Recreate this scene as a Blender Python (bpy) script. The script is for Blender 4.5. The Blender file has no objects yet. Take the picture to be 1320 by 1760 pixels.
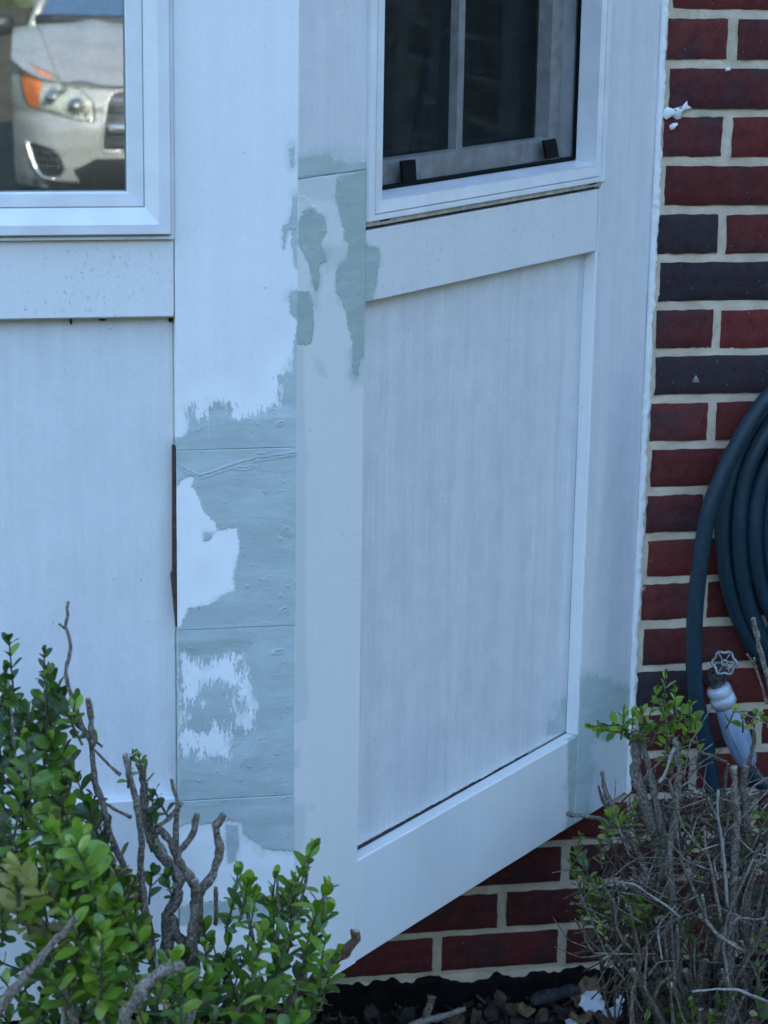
import bpy, bmesh, math, random
import numpy as np
from mathutils import Vector, Matrix, Quaternion, noise as mnoise

random.seed(7)
rng = np.random.default_rng(11)
R = math.radians
scene = bpy.context.scene
COL = scene.collection

# ------------------------------------------------------------------ camera, world, sun, exposure
CAM = Vector((-0.96697, -3.04670, 1.58688))
YAW, PITCH, ROLL, FPX = R(10.9328), R(14.7500), R(0.9395), 3885.7
_fwd = Vector((math.sin(YAW)*math.cos(PITCH), math.cos(YAW)*math.cos(PITCH), -math.sin(PITCH)))
_r = Vector((math.cos(YAW), -math.sin(YAW), 0)); _u = _r.cross(_fwd)
RIGHT = _r*math.cos(ROLL) + _u*math.sin(ROLL)
UP = -_r*math.sin(ROLL) + _u*math.cos(ROLL)
FWD = _fwd
cam_d = bpy.data.cameras.new('camera'); cam = bpy.data.objects.new('camera', cam_d); COL.objects.link(cam)
m = Matrix((RIGHT, UP, -FWD)).transposed().to_4x4(); m.translation = CAM
cam.matrix_world = m
cam_d.sensor_fit = 'VERTICAL'; cam_d.sensor_height = 24.0; cam_d.lens = FPX/1760*24.0
cam_d.clip_start = 0.05; cam_d.clip_end = 2000
cam_d.dof.use_dof = True; cam_d.dof.focus_distance = 2.75; cam_d.dof.aperture_fstop = 8.0
scene.camera = cam

SUN_EL, SUN_AZ = R(30), R(10)        # the sun stands behind the house, a little to the right (azimuth from +Y towards +X)
world = bpy.data.worlds.new('World'); scene.world = world; world.use_nodes = True
wn = world.node_tree; wn.nodes.clear()
sky = wn.nodes.new('ShaderNodeTexSky'); sky.sky_type = 'NISHITA'; sky.sun_disc = False
sky.sun_elevation = SUN_EL; sky.sun_rotation = SUN_AZ; sky.air_density = 1.0; sky.dust_density = 0.0; sky.ozone_density = 1.5
bg = wn.nodes.new('ShaderNodeBackground'); bg.inputs['Strength'].default_value = 0.15
wo = wn.nodes.new('ShaderNodeOutputWorld')
wn.links.new(sky.outputs[0], bg.inputs[0]); wn.links.new(bg.outputs[0], wo.inputs[0])
sl = bpy.data.lights.new('sun', 'SUN'); sl.energy = 3.8; sl.angle = R(0.53); sl.color = (1.0, 0.93, 0.82)
sun = bpy.data.objects.new('sun', sl); COL.objects.link(sun)
sdir = Vector((math.sin(SUN_AZ)*math.cos(SUN_EL), math.cos(SUN_AZ)*math.cos(SUN_EL), math.sin(SUN_EL)))
sun.rotation_euler = sdir.to_track_quat('Z', 'Y').to_euler(); sun.location = (0, 6, 12)
vs = scene.view_settings
scene.display_settings.display_device = 'sRGB'
vs.view_transform = 'Standard'; vs.look = 'None'; vs.gamma = 1.0; vs.use_curve_mapping = False; vs.exposure = 2.92
scene.cycles.max_bounces = 6; scene.cycles.diffuse_bounces = 3; scene.cycles.use_adaptive_sampling = True; scene.cycles.adaptive_threshold = 0.02; scene.cycles.transparent_max_bounces = 12
scene.cycles.use_denoising = True

# ------------------------------------------------------------------ frames of the place
D = 0.59484; C45 = math.sqrt(0.5)
def ray(px, py): return FWD*FPX + RIGHT*(px-660) - UP*(py-880)
def at(px, py, Y):
    d = ray(px, py); return CAM + d*((Y-CAM.y)/d.y)
def atz(px, py, z):
    d = ray(px, py); return CAM + d*((z-CAM.z)/d.z)
def proj(P):                                    # world -> photograph pixels, for arrays (n,3)
    P = np.asarray(P, float) - np.array(CAM)
    z = P @ np.array(FWD); return np.stack([660 + FPX*(P @ np.array(RIGHT))/z, 880 - FPX*(P @ np.array(UP))/z], 1)
def PF(u, z, n=0.0): return (u, -D-n, z)                                 # bay front: u = X, n outwards
def PA(t, z, n=0.0): return (-C45*t + C45*n, -C45*t - C45*n, z)          # angled side: t from the brick wall to the bay's corner
def PW(x, z, n=0.0): return (x, -n, z)                                   # brick wall
TL = D/C45

# ------------------------------------------------------------------ helpers
def new_obj(name, mesh, parent=None, loc=None):
    o = bpy.data.objects.new(name, mesh); COL.objects.link(o)
    if parent is not None:
        o.parent = parent
        if loc is None: o.location = -Vector(wloc(parent))
    if loc is not None: o.location = loc
    return o
def wloc(o):
    v = Vector((0, 0, 0))
    while o is not None: v += o.location; o = o.parent
    return v
def mk(name, verts, faces, mat=None, parent=None, smooth=False, loc=None, mats=None, midx=None, attrs=None):
    me = bpy.data.meshes.new(name)
    me.from_pydata([tuple(v) for v in verts], [], [tuple(f) for f in faces]); me.update()
    for mm in (mats or ([mat] if mat else [])): me.materials.append(mm)
    if midx is not None: me.polygons.foreach_set('material_index', np.asarray(midx, np.int32))
    if smooth: me.polygons.foreach_set('use_smooth', np.ones(len(me.polygons), bool))
    for k, a in (attrs or {}).items():
        at_ = me.attributes.new(k, 'FLOAT', 'POINT'); at_.data.foreach_set('value', np.asarray(a, np.float32))
    return new_obj(name, me, parent, loc)
def root(name, loc, label, cat, group=None):
    o = bpy.data.objects.new(name, None); COL.objects.link(o); o.location = loc; o.empty_display_size = 0.1
    o['label'] = label; o['category'] = cat
    if group: o['group'] = group
    return o
def tag(o, label, cat, group=None):
    o['label'] = label; o['category'] = cat
    if group: o['group'] = group
    return o

class MB:
    def __init__(s): s.v = []; s.f = []; s.mi = []
    def add(s, vs, fs, mi=0):
        b = len(s.v); s.v += [tuple(v) for v in vs]; s.f += [tuple(b+i for i in f) for f in fs]; s.mi += [mi]*len(fs)
    def box8(s, p, mi=0): s.add(p, [(0,3,2,1),(4,5,6,7),(0,1,5,4),(1,2,6,5),(2,3,7,6),(3,0,4,7)], mi)
    def fbox(s, P, u0, u1, z0, z1, n0, n1, mi=0):
        s.box8([P(u0,z0,n0),P(u1,z0,n0),P(u1,z0,n1),P(u0,z0,n1),P(u0,z1,n0),P(u1,z1,n0),P(u1,z1,n1),P(u0,z1,n1)], mi)
    def box(s, a, b, mi=0):
        x0,y0,z0 = a; x1,y1,z1 = b
        s.box8([(x0,y0,z0),(x1,y0,z0),(x1,y1,z0),(x0,y1,z0),(x0,y0,z1),(x1,y0,z1),(x1,y1,z1),(x0,y1,z1)], mi)
    def tube(s, pts, rad, seg=8, cap=True, mi=0, wob=0.0):
        pts = [Vector(p) for p in pts]; n = len(pts)
        rad = rad if hasattr(rad, '__len__') else [rad]*n
        t0 = (pts[1]-pts[0]).normalized(); ref = Vector((0,0,1)) if abs(t0.z) < .9 else Vector((1,0,0))
        a = t0.cross(ref).normalized(); vs = []
        for i, p in enumerate(pts):
            t = (pts[min(i+1,n-1)] - pts[max(i-1,0)]).normalized()
            a = (a - t*a.dot(t)).normalized(); b = t.cross(a)
            for k in range(seg):
                th = 2*math.pi*k/seg; r = rad[i]
                if wob: r *= 1 + wob*mnoise.noise(p*90 + Vector((math.cos(th), math.sin(th), 0))*1.3)
                vs.append(p + (a*math.cos(th) + b*math.sin(th))*r)
        fs = [(i*seg+k, i*seg+(k+1)%seg, (i+1)*seg+(k+1)%seg, (i+1)*seg+k) for i in range(n-1) for k in range(seg)]
        if cap: fs += [tuple(range(seg))[::-1], tuple((n-1)*seg+k for k in range(seg))]
        s.add(vs, fs, mi)
    def build(s, name, mat=None, parent=None, smooth=False, mats=None, loc=None):
        return mk(name, s.v, s.f, mat, parent, smooth, loc, mats, s.mi if mats else None)

def bevel(o, w, seg=2):
    md = o.modifiers.new('bevel', 'BEVEL'); md.width = w; md.segments = seg; md.limit_method = 'ANGLE'; md.angle_limit = R(40)
    return o
def spline(pts, k=6):                            # Catmull-Rom
    P = [Vector(p) for p in pts]; P = [P[0]*2-P[1]] + P + [P[-1]*2-P[-2]]; out = []
    for i in range(1, len(P)-2):
        for j in range(k):
            t = j/k; a,b,c,d = P[i-1],P[i],P[i+1],P[i+2]
            out.append(0.5*((2*b) + (c-a)*t + (2*a-5*b+4*c-d)*t*t + (3*b-a-3*c+d)*t**3))
    out.append(P[-2]); return out

# ------------------------------------------------------------------ material helpers
def nd(nt, typ, ins=None, **props):
    n = nt.nodes.new(typ)
    for k, v in props.items(): setattr(n, k, v)
    for k, v in (ins or {}).items():
        s = n.inputs[k]
        if isinstance(v, bpy.types.NodeSocket): nt.links.new(v, s)
        elif isinstance(v, bpy.types.Node): nt.links.new(v.outputs[0], s)
        else: s.default_value = v
    return n
def new_mat(name):
    mt = bpy.data.materials.new(name); mt.use_nodes = True; nt = mt.node_tree; nt.nodes.clear()
    out = nt.nodes.new('ShaderNodeOutputMaterial'); return mt, nt, out
def c4(c): return (c[0], c[1], c[2], 1.0)
def mix(nt, f, a, b, mode='MIX'):
    n = nt.nodes.new('ShaderNodeMix'); n.data_type = 'RGBA'; n.blend_type = mode
    for k, v in ((0, f), (6, a), (7, b)):
        s = n.inputs[k]
        if isinstance(v, bpy.types.NodeSocket): nt.links.new(v, s)
        elif isinstance(v, (tuple, list)): s.default_value = c4(v)
        else: s.default_value = v
    return n.outputs[2]
def math_(nt, op, a, b=0.0, c=0.0, clamp=False):
    n = nt.nodes.new('ShaderNodeMath'); n.operation = op; n.use_clamp = clamp
    for k, v in enumerate((a, b, c)):
        if isinstance(v, bpy.types.NodeSocket): nt.links.new(v, n.inputs[k])
        else: n.inputs[k].default_value = v
    return n.outputs[0]
def ramp(nt, v, a, b, lo=0.0, hi=1.0):
    n = nt.nodes.new('ShaderNodeMapRange'); n.interpolation_type = 'SMOOTHSTEP'
    nt.links.new(v, n.inputs[0])
    for k, x in ((1, a), (2, b), (3, lo), (4, hi)):
        if isinstance(x, bpy.types.NodeSocket): nt.links.new(x, n.inputs[k])
        else: n.inputs[k].default_value = x
    return n.outputs[0]
def position(nt): return nt.nodes.new('ShaderNodeNewGeometry').outputs['Position']
def objco(nt): return nt.nodes.new('ShaderNodeTexCoord').outputs['Object']
def noise(nt, vec, scale, detail=3.0, rough=0.55, sc=None, loc=None, dist=0.0):
    if sc or loc:
        mp = nt.nodes.new('ShaderNodeMapping'); nt.links.new(vec, mp.inputs[0])
        if sc: mp.inputs['Scale'].default_value = sc
        if loc: mp.inputs['Location'].default_value = loc
        vec = mp.outputs[0]
    n = nt.nodes.new('ShaderNodeTexNoise'); nt.links.new(vec, n.inputs['Vector'])
    n.inputs['Scale'].default_value = scale; n.inputs['Detail'].default_value = detail; n.inputs['Roughness'].default_value = rough
    n.inputs['Distortion'].default_value = dist
    return n.outputs[0]
def principled(nt, out, col, rough=0.6, bump=None, bstr=0.3, bdist=0.001, **kw):
    p = nt.nodes.new('ShaderNodeBsdfPrincipled')
    for k, v in [('Base Color', col), ('Roughness', rough)] + list(kw.items()):
        s = p.inputs[k]
        if isinstance(v, bpy.types.NodeSocket): nt.links.new(v, s)
        else: s.default_value = c4(v) if isinstance(v, tuple) and len(v) == 3 and s.type == 'RGBA' else v
    if bump is not None:
        b = nt.nodes.new('ShaderNodeBump'); b.inputs['Strength'].default_value = bstr; b.inputs['Distance'].default_value = bdist
        nt.links.new(bump, b.inputs['Height']); nt.links.new(b.outputs[0], p.inputs['Normal'])
    nt.links.new(p.outputs[0], out.inputs[0]); return p
def simple(name, col, rough=0.5, var=0.12, scale=40, bstr=0.15, bdist=0.0008, metallic=0.0, spec=0.5):
    mt, nt, out = new_mat(name); pos = position(nt)
    n = noise(nt, pos, scale, 5); k = ramp(nt, n, 0.3, 0.7)
    col2 = tuple(c*(1-var*1.6) for c in col); col1 = tuple(min(1, c*(1+var*.4)) for c in col)
    fine = noise(nt, pos, scale*12, 3)
    principled(nt, out, mix(nt, k, col2, col1), rough, fine, bstr, bdist, **{'Metallic': metallic, 'Specular IOR Level': spec})
    return mt

def specks(nt, pos, scale, dens, size):
    v = nd(nt, 'ShaderNodeTexVoronoi', {'Vector': pos, 'Scale': scale}, feature='F1')
    sep = nd(nt, 'ShaderNodeSeparateColor', {'Color': v.outputs['Color']})
    a = ramp(nt, v.outputs['Distance'], size, size*0.5)
    b = ramp(nt, sep.outputs[0], 1-dens-0.005, 1-dens)
    return math_(nt, 'MULTIPLY', a, b)
def old_paint(name, base=(0.76,0.76,0.75), dirt=(0.50,0.52,0.53), streak=0.5, speck=0.04, rough=0.55, filler=False, clean=(0.84,0.845,0.84),
              fcol=(0.42,0.485,0.475), wcol=(0.56,0.61,0.585), grain=1.0, mott=0.25):
    mt, nt, out = new_mat(name); pos = position(nt)
    s1 = noise(nt, pos, 1.0, 4, 0.6, sc=(42, 42, 2.0), dist=0.6); s2 = noise(nt, pos, 1.0, 2, 0.6, sc=(170, 170, 9.0), loc=(3, 1, 2)); s3 = noise(nt, pos, 26, 4, 0.65, loc=(1, 7, 3))
    st = math_(nt, 'MULTIPLY_ADD', s1, 0.45, math_(nt, 'MULTIPLY_ADD', s2, 0.17, math_(nt, 'MULTIPLY', s3, 0.38)))
    k = ramp(nt, st, 0.36, 0.64)
    col = mix(nt, math_(nt, 'MULTIPLY', k, streak), base, dirt)
    dots = ramp(nt, noise(nt, pos, 190, 3, 0.6, sc=(1, 1, .75)), 0.55, 0.74); zone = ramp(nt, noise(nt, pos, 11, 3, 0.6, loc=(5, 9, 1)), 0.36, 0.66, 0.15, 1.0)
    col = mix(nt, math_(nt, 'MULTIPLY', math_(nt, 'MULTIPLY', dots, zone), mott), col, tuple(c*0.62 for c in dirt))
    sp = specks(nt, pos, 130, speck, 0.16)
    col = mix(nt, math_(nt, 'MULTIPLY', sp, 0.75), col, (0.16, 0.15, 0.14))
    col = mix(nt, ramp(nt, noise(nt, pos, 620, 2, 0.6, sc=(1, 1, .5)), 0.3, 0.7, 0.0, 0.10), col, tuple(c*0.55 for c in dirt))
    fine = noise(nt, pos, 700, 3, 0.65, sc=(1, 1, .35)); mid = noise(nt, pos, 1.0, 2, 0.5, sc=(130, 130, 40))
    h = math_(nt, 'MULTIPLY_ADD', fine, 0.55*grain, math_(nt, 'MULTIPLY', mid, 0.8*grain))
    if filler:
        at_ = lambda k_: nd(nt, 'ShaderNodeAttribute', attribute_name=k_).outputs['Fac']
        fa, wa, ra = at_('fill'), at_('wash'), at_('rag')
        n1 = noise(nt, pos, 230, 4, 0.65); n2 = noise(nt, pos, 1.0, 4, 0.7, sc=(330, 330, 85), loc=(1, 4, 2))
        dv = math_(nt, 'ADD', math_(nt, 'MULTIPLY', math_(nt, 'SUBTRACT', n1, 0.5), 15.0),
                   math_(nt, 'MULTIPLY', math_(nt, 'SUBTRACT', n2, 0.5), math_(nt, 'MULTIPLY', ra, 95.0)))
        f = ramp(nt, math_(nt, 'ADD', fa, dv), -2.2, 2.2)
        cl = math_(nt, 'MULTIPLY', ramp(nt, fa, -70.0, -8.0, 0.0, 1.0), at_('fresh'))          # freshly brushed white round the filler is cleaner
        col = mix(nt, cl, col, clean)
        wsh = ramp(nt, math_(nt, 'ADD', wa, math_(nt, 'MULTIPLY', math_(nt, 'SUBTRACT', n1, 0.5), 18.0)), -5.0, 5.0)
        col = mix(nt, math_(nt, 'MULTIPLY', wsh, 0.8), col, wcol)
        trow = noise(nt, pos, 1.0, 3, 0.6, sc=(16, 16, 70))
        ft = mix(nt, ramp(nt, trow, 0.3, 0.72), tuple(c*0.93 for c in fcol), tuple(min(1, c*1.10) for c in fcol))
        scr = ramp(nt, noise(nt, pos, 1.0, 2, 0.5, sc=(230, 230, 14), loc=(7, 3, 3)), 0.71, 0.78)
        ft = mix(nt, math_(nt, 'MULTIPLY', scr, 0.45), ft, (0.72, 0.76, 0.76))
        haze_ = ramp(nt, noise(nt, pos, 24, 3, 0.6, loc=(4, 4, 1)), 0.5, 0.72, 0.0, 0.3); ft = mix(nt, haze_, ft, tuple(min(1, c*1.28) for c in fcol))
        lump = ramp(nt, noise(nt, pos, 1.0, 3, 0.7, sc=(60, 60, 170), loc=(2, 2, 8)), 0.56, 0.70); pim = ramp(nt, noise(nt, pos, 115, 2, 0.5, loc=(8, 2, 2)), 0.66, 0.76)
        sm = math_(nt, 'MULTIPLY', ramp(nt, math_(nt, 'ADD', fa, math_(nt, 'MULTIPLY', math_(nt, 'SUBTRACT', s3, 0.5), 70.0)), -12.0, 8.0), 0.38); col = mix(nt, sm, col, ft)      # thin smears beyond the patch
        col = mix(nt, f, col, ft)
        ck = math_(nt, 'ADD', at_('crack'), math_(nt, 'MULTIPLY', math_(nt, 'SUBTRACT', n1, 0.5), 5.0)); line = ramp(nt, ck, 1.5, 0.2); lip = math_(nt, 'MULTIPLY', ramp(nt, ck, 7.0, 2.0), ramp(nt, ck, 0.6, 2.0))
        col = mix(nt, math_(nt, 'MULTIPLY', line, 0.32), col, (0.2, 0.22, 0.22))
        h = math_(nt, 'ADD', h, math_(nt, 'MULTIPLY', math_(nt, 'MULTIPLY_ADD', trow, 1.2, math_(nt, 'MULTIPLY_ADD', pim, 1.1, math_(nt, 'MULTIPLY', lump, 0.45))), math_(nt, 'MULTIPLY_ADD', f, 0.9, 0.12)))
        h = math_(nt, 'ADD', h, math_(nt, 'MULTIPLY', f, math_(nt, 'MULTIPLY_ADD', ra, -3.6, 1.2)))
        h = math_(nt, 'ADD', h, math_(nt, 'MULTIPLY_ADD', lip, 0.9, math_(nt, 'MULTIPLY', line, -1.3)))
    principled(nt, out, col, rough, h, 0.5, 0.0012, **{'Specular IOR Level': 0.35})
    return mt

M = {}
M['paint_front'] = old_paint('weathered_white_paint', base=(0.725,0.73,0.735), dirt=(0.58,0.59,0.605), streak=0.5, speck=0.03, mott=0.18)
M['paint_rail'] = old_paint('speckled_white_paint', base=(0.76,0.76,0.75), dirt=(0.55,0.55,0.55), streak=0.12, speck=0.05, mott=0.62)
M['paint_panel'] = old_paint('streaked_white_paint', base=(0.69,0.69,0.685), dirt=(0.50,0.515,0.52), streak=0.6, speck=0.03, filler=True, grain=0.8, mott=0.22)
M['board_front'] = old_paint('patched_white_board', base=(0.81,0.81,0.80), dirt=(0.68,0.69,0.70), streak=0.35, speck=0.02, filler=True, mott=0.15)
M['board_angled'] = old_paint('patched_primer_board', base=(0.735,0.735,0.71), dirt=(0.66,0.675,0.66), streak=0.4, speck=0.02, filler=True, clean=(0.73,0.735,0.71), grain=0.55, fcol=(0.365,0.44,0.41), mott=0.12)
M['board_right'] = old_paint('patched_side_board', base=(0.69,0.69,0.69), dirt=(0.53,0.55,0.565), streak=0.6, speck=0.02, filler=True, fcol=(0.40,0.47,0.44), mott=0.25)
M['paint_rail_side'] = old_paint('speckled_side_rail', base=(0.70,0.70,0.69), dirt=(0.52,0.53,0.53), streak=0.2, speck=0.05, filler=True, fcol=(0.37,0.445,0.415), mott=0.45)
M['vinyl'] = simple('white_vinyl', (0.70,0.71,0.715), 0.35, 0.05, 25, 0.05)
M['vinyl_dirty'] = simple('grimy_vinyl', (0.66,0.65,0.63), 0.55, 0.12, 60, 0.2)
M['beige_lip'] = simple('stained_vinyl_lip', (0.44,0.39,0.32), 0.6, 0.25, 60, 0.2)
M['black'] = simple('black_gasket', (0.005,0.005,0.006), 0.7, 0.2, 60, spec=0.1)
M['gap_wood'] = simple('bare_brown_wood', (0.085,0.045,0.030), 0.8, 0.4, 120, 0.4)
M['rot'] = simple('rotten_dark_wood', (0.045,0.034,0.028), 0.9, 0.6, 150, 0.6, 0.002)
M['caulk'] = old_paint('white_caulk', base=(0.80,0.80,0.79), dirt=(0.62,0.62,0.62), streak=0.3, speck=0.05, rough=0.45)
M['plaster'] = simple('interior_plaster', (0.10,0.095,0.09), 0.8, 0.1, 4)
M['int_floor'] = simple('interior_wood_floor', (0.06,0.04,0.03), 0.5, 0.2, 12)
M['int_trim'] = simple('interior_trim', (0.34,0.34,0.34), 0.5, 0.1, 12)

def glass(name, refl, tint=(0.82,0.88,0.88), fres=0.8):
    mt, nt, out = new_mat(name)
    lw = nd(nt, 'ShaderNodeLayerWeight', {'Blend': 0.35})
    pos = position(nt)
    smear = ramp(nt, noise(nt, pos, 14, 4), 0.3, 0.8, 0.0, 0.012)
    bmp = nd(nt, 'ShaderNodeBump', {'Strength': 0.06, 'Distance': 0.002, 'Height': noise(nt, pos, 5.0, 1)})
    gl = nd(nt, 'ShaderNodeBsdfGlossy', {'Color': (0.92,0.96,0.97,1), 'Roughness': smear, 'Normal': bmp.outputs[0]})
    tr = nd(nt, 'ShaderNodeBsdfTransparent', {'Color': c4(tint)})
    f = math_(nt, 'MULTIPLY_ADD', lw.outputs['Fresnel'], fres, refl, clamp=True)
    mx = nd(nt, 'ShaderNodeMixShader', {0: f, 1: tr.outputs[0], 2: gl.outputs[0]})
    nt.links.new(mx.outputs[0], out.inputs[0]); return mt
M['glass'] = glass('coated_window_glass', 0.115)
M['glass_side'] = glass('side_window_glass', 0.0, (0.6,0.66,0.68), 0.22)
def screen_mat():
    mt, nt, out = new_mat('insect_screen_mesh')
    tr = nd(nt, 'ShaderNodeBsdfTransparent', {'Color': (1,1,1,1)})
    df = nd(nt, 'ShaderNodeBsdfPrincipled', {'Base Color': (0.010,0.012,0.014,1), 'Roughness': 0.8, 'Specular IOR Level': 0.1})
    pos = position(nt)
    f = ramp(nt, noise(nt, pos, 30, 3), 0.2, 0.8, 0.22, 0.30)
    mx = nd(nt, 'ShaderNodeMixShader', {0: f, 1: tr.outputs[0], 2: df.outputs[0]})
    nt.links.new(mx.outputs[0], out.inputs[0]); return mt
M['screen'] = screen_mat()

def brick_mat(name, red, dark, bias):
    mt, nt, out = new_mat(name); oc = objco(nt); rnd = nd(nt, 'ShaderNodeObjectInfo').outputs['Random']
    off = nd(nt, 'ShaderNodeVectorMath', {0: oc, 1: nd(nt, 'ShaderNodeCombineXYZ', {0: math_(nt, 'MULTIPLY', rnd, 37.0), 1: math_(nt, 'MULTIPLY', rnd, 91.0), 2: 0.0}).outputs[0]}, operation='ADD').outputs[0]
    big = noise(nt, off, 13, 4, 0.6); k = ramp(nt, math_(nt, 'ADD', big, bias), 0.40, 0.62)
    col = mix(nt, k, red, dark)
    ed = noise(nt, off, 60, 5, 0.75)
    col = mix(nt, ramp(nt, ed, 0.38, 0.70, 0.0, 0.7), col, tuple(c*0.5 for c in red))
    gr_ = noise(nt, off, 330, 3, 0.7); col = mix(nt, ramp(nt, gr_, 0.56, 0.74, 0.0, 0.5), col, (0.17,0.085,0.065)); col = mix(nt, ramp(nt, gr_, 0.42, 0.28, 0.0, 0.7), col, (0.03,0.018,0.018))
    hue = mix(nt, rnd, (0.78,0.80,0.85), (1.2,1.12,1.08)); col = mix(nt, 1.0, col, hue, 'MULTIPLY')
    sp = specks(nt, off, 170, 0.05, 0.2); col = mix(nt, math_(nt, 'MULTIPLY', sp, 0.5), col, (0.35,0.33,0.30))
    h = math_(nt, 'MULTIPLY_ADD', noise(nt, off, 420, 4, 0.7), 0.6, noise(nt, off, 90, 4))
    principled(nt, out, col, 0.85, h, 0.6, 0.0022, **{'Specular IOR Level': 0.2}); return mt
M['brick_red'] = brick_mat('red_brick', (0.125,0.025,0.022), (0.060,0.034,0.036), -0.14)
M['brick_deep'] = brick_mat('deep_red_brick', (0.115,0.027,0.025), (0.055,0.034,0.037), -0.03)
M['brick_dark'] = brick_mat('flashed_dark_brick', (0.065,0.024,0.026), (0.036,0.030,0.036), 0.16)
def mortar_mat():
    mt, nt, out = new_mat('pale_mortar'); pos = position(nt)
    a = noise(nt, pos, 22, 5, 0.65); b = noise(nt, pos, 260, 4, 0.7)
    col = mix(nt, ramp(nt, a, 0.3, 0.7), (0.49,0.405,0.295), (0.67,0.56,0.42))
    col = mix(nt, ramp(nt, b, 0.5, 0.8, 0, 0.5), col, (0.34,0.27,0.18))
    principled(nt, out, col, 0.92, math_(nt, 'MULTIPLY_ADD', b, 0.7, a), 0.7, 0.003, **{'Specular IOR Level': 0.15}); return mt
M['mortar'] = mortar_mat()
def far_brick():
    mt, nt, out = new_mat('distant_brickwork'); pos = position(nt)
    mp = nd(nt, 'ShaderNodeCombineXYZ'); sp = nd(nt, 'ShaderNodeSeparateXYZ', {0: pos})
    nt.links.new(sp.outputs[0], mp.inputs[0]); nt.links.new(sp.outputs[2], mp.inputs[1])
    b = nd(nt, 'ShaderNodeTexBrick', {'Vector': mp.outputs[0], 'Color1': (0.19,0.04,0.032,1), 'Color2': (0.08,0.04,0.04,1), 'Mortar': (0.48,0.42,0.34,1), 'Scale': 1.0, 'Mortar Size': 0.006, 'Brick Width': 0.194, 'Row Height': 0.0677})
    principled(nt, out, b.outputs[0], 0.9, b.outputs[1], -0.5, 0.004); return mt
M['far_brick'] = far_brick()
M['tar'] = simple('black_foundation_tar', (0.008,0.008,0.009), 0.65, 0.5, 70, 0.9, 0.006, spec=0.2)
M['hose'] = simple('navy_rubber_hose', (0.009,0.033,0.052), 0.42, 0.22, 160, 0.35, 0.0010)
M['zinc'] = simple('dull_cast_metal', (0.24,0.25,0.26), 0.45, 0.35, 120, 0.3, 0.0008, metallic=0.6)
M['brass'] = simple('tarnished_brass', (0.13,0.13,0.11), 0.5, 0.5, 110, 0.4, 0.001, metallic=0.5)

# ------------------------------------------------------------------ signed distances for the paint patches (photograph pixels, carried on the boards as attributes)
def sdf(poly, P):
    poly = np.asarray(poly, float); d = np.full(len(P), 1e9); ins = np.zeros(len(P), bool)
    for i in range(len(poly)):
        a, b = poly[i], poly[(i+1) % len(poly)]
        e = b-a; w = P-a; t = np.clip((w@e)/max(e@e, 1e-9), 0, 1); q = w - t[:,None]*e
        d = np.minimum(d, np.hypot(q[:,0], q[:,1]))
        cond = (a[1] > P[:,1]) != (b[1] > P[:,1])
        xi = a[0] + (P[:,1]-a[1])*e[0]/(e[1] if abs(e[1]) > 1e-9 else 1e-9)
        ins ^= cond & (P[:,0] < xi)
    return np.where(ins, d, -d)
def combine(P, add, sub=(), readd=()):
    f = np.full(len(P), -1e3)
    for a in add: f = np.maximum(f, sdf(a, P))
    for s in sub: f = np.minimum(f, -sdf(s, P))
    for a in readd: f = np.maximum(f, sdf(a, P))
    return f
FRONT_FILL = [
 [(300,752),(314,749),(322,744),(325,733),(322,706),(331,701),(338,728),(352,716),(359,698),(378,694),(392,697),(400,716),(411,722),(424,716),(441,712),(447,704),(458,713),(462,700),(481,697),(483,652),(496,638),(504,615),(506,577),(511,560),(520,560),(515,1462),(502,1462),(470,1461),(453,1459),(438,1446),(427,1443),(418,1432),(415,1412),(387,1411),(375,1414),(346,1417),(323,1414),(310,1420),(300,1424)],
 [(502,339),(508,334),(520,330),(520,470),(506,457),(504,430),(501,420),(500,394),(492,399),(489,431),(486,428),(485,389),(496,382),(501,365)],
 [(497,502),(509,497),(520,497),(520,550),(507,548),(498,536)],
 [(389,1416),(409,1418),(411,1450),(405,1478),(392,1484),(388,1450)],
 [(300,1560),(360,1548),(480,1546),(510,1548),(510,1582),(300,1590)],
 [(498,256),(505,250),(505,285),(500,287)]]
FRONT_WHITE = [
 [(298,848),(309,828),(317,820),(335,818),(329,836),(340,848),(349,877),(369,897),(375,911),(395,908),(407,907),(410,923),(412,946),(405,972),(401,995),(405,1013),(381,1023),(361,1038),(323,1045),(317,1060),(310,1078),(298,1077)],
 [(309,1124),(317,1122),(324,1131),(346,1135),(361,1141),(378,1132),(392,1129),(404,1121),(418,1127),(425,1147),(424,1170),(435,1184),(440,1207),(441,1230),(435,1245),(430,1256),(420,1259),(409,1245),(402,1221),(402,1201),(407,1190),(398,1178),(378,1174),(355,1178),(343,1190),(342,1201),(349,1213),(317,1211),(323,1227),(320,1247),(337,1256),(358,1256),(363,1245),(375,1239),(376,1256),(395,1253),(395,1270),(395,1299),(386,1314),(375,1302),(358,1299),(337,1304),(331,1288),(312,1305),(309,1288),(308,1200)]]
FRONT_BACK = [[(350,915),(369,913),(359,930),(349,931)], [(405,1136),(412,1132),(416,1150),(408,1162)], [(409,1206),(416,1203),(419,1222),(411,1226)]]
FRONT_RAG = [[(300,650),(500,610),(505,705),(300,725)], [(305,1115),(430,1112),(448,1260),(390,1322),(305,1310)]]
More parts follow.
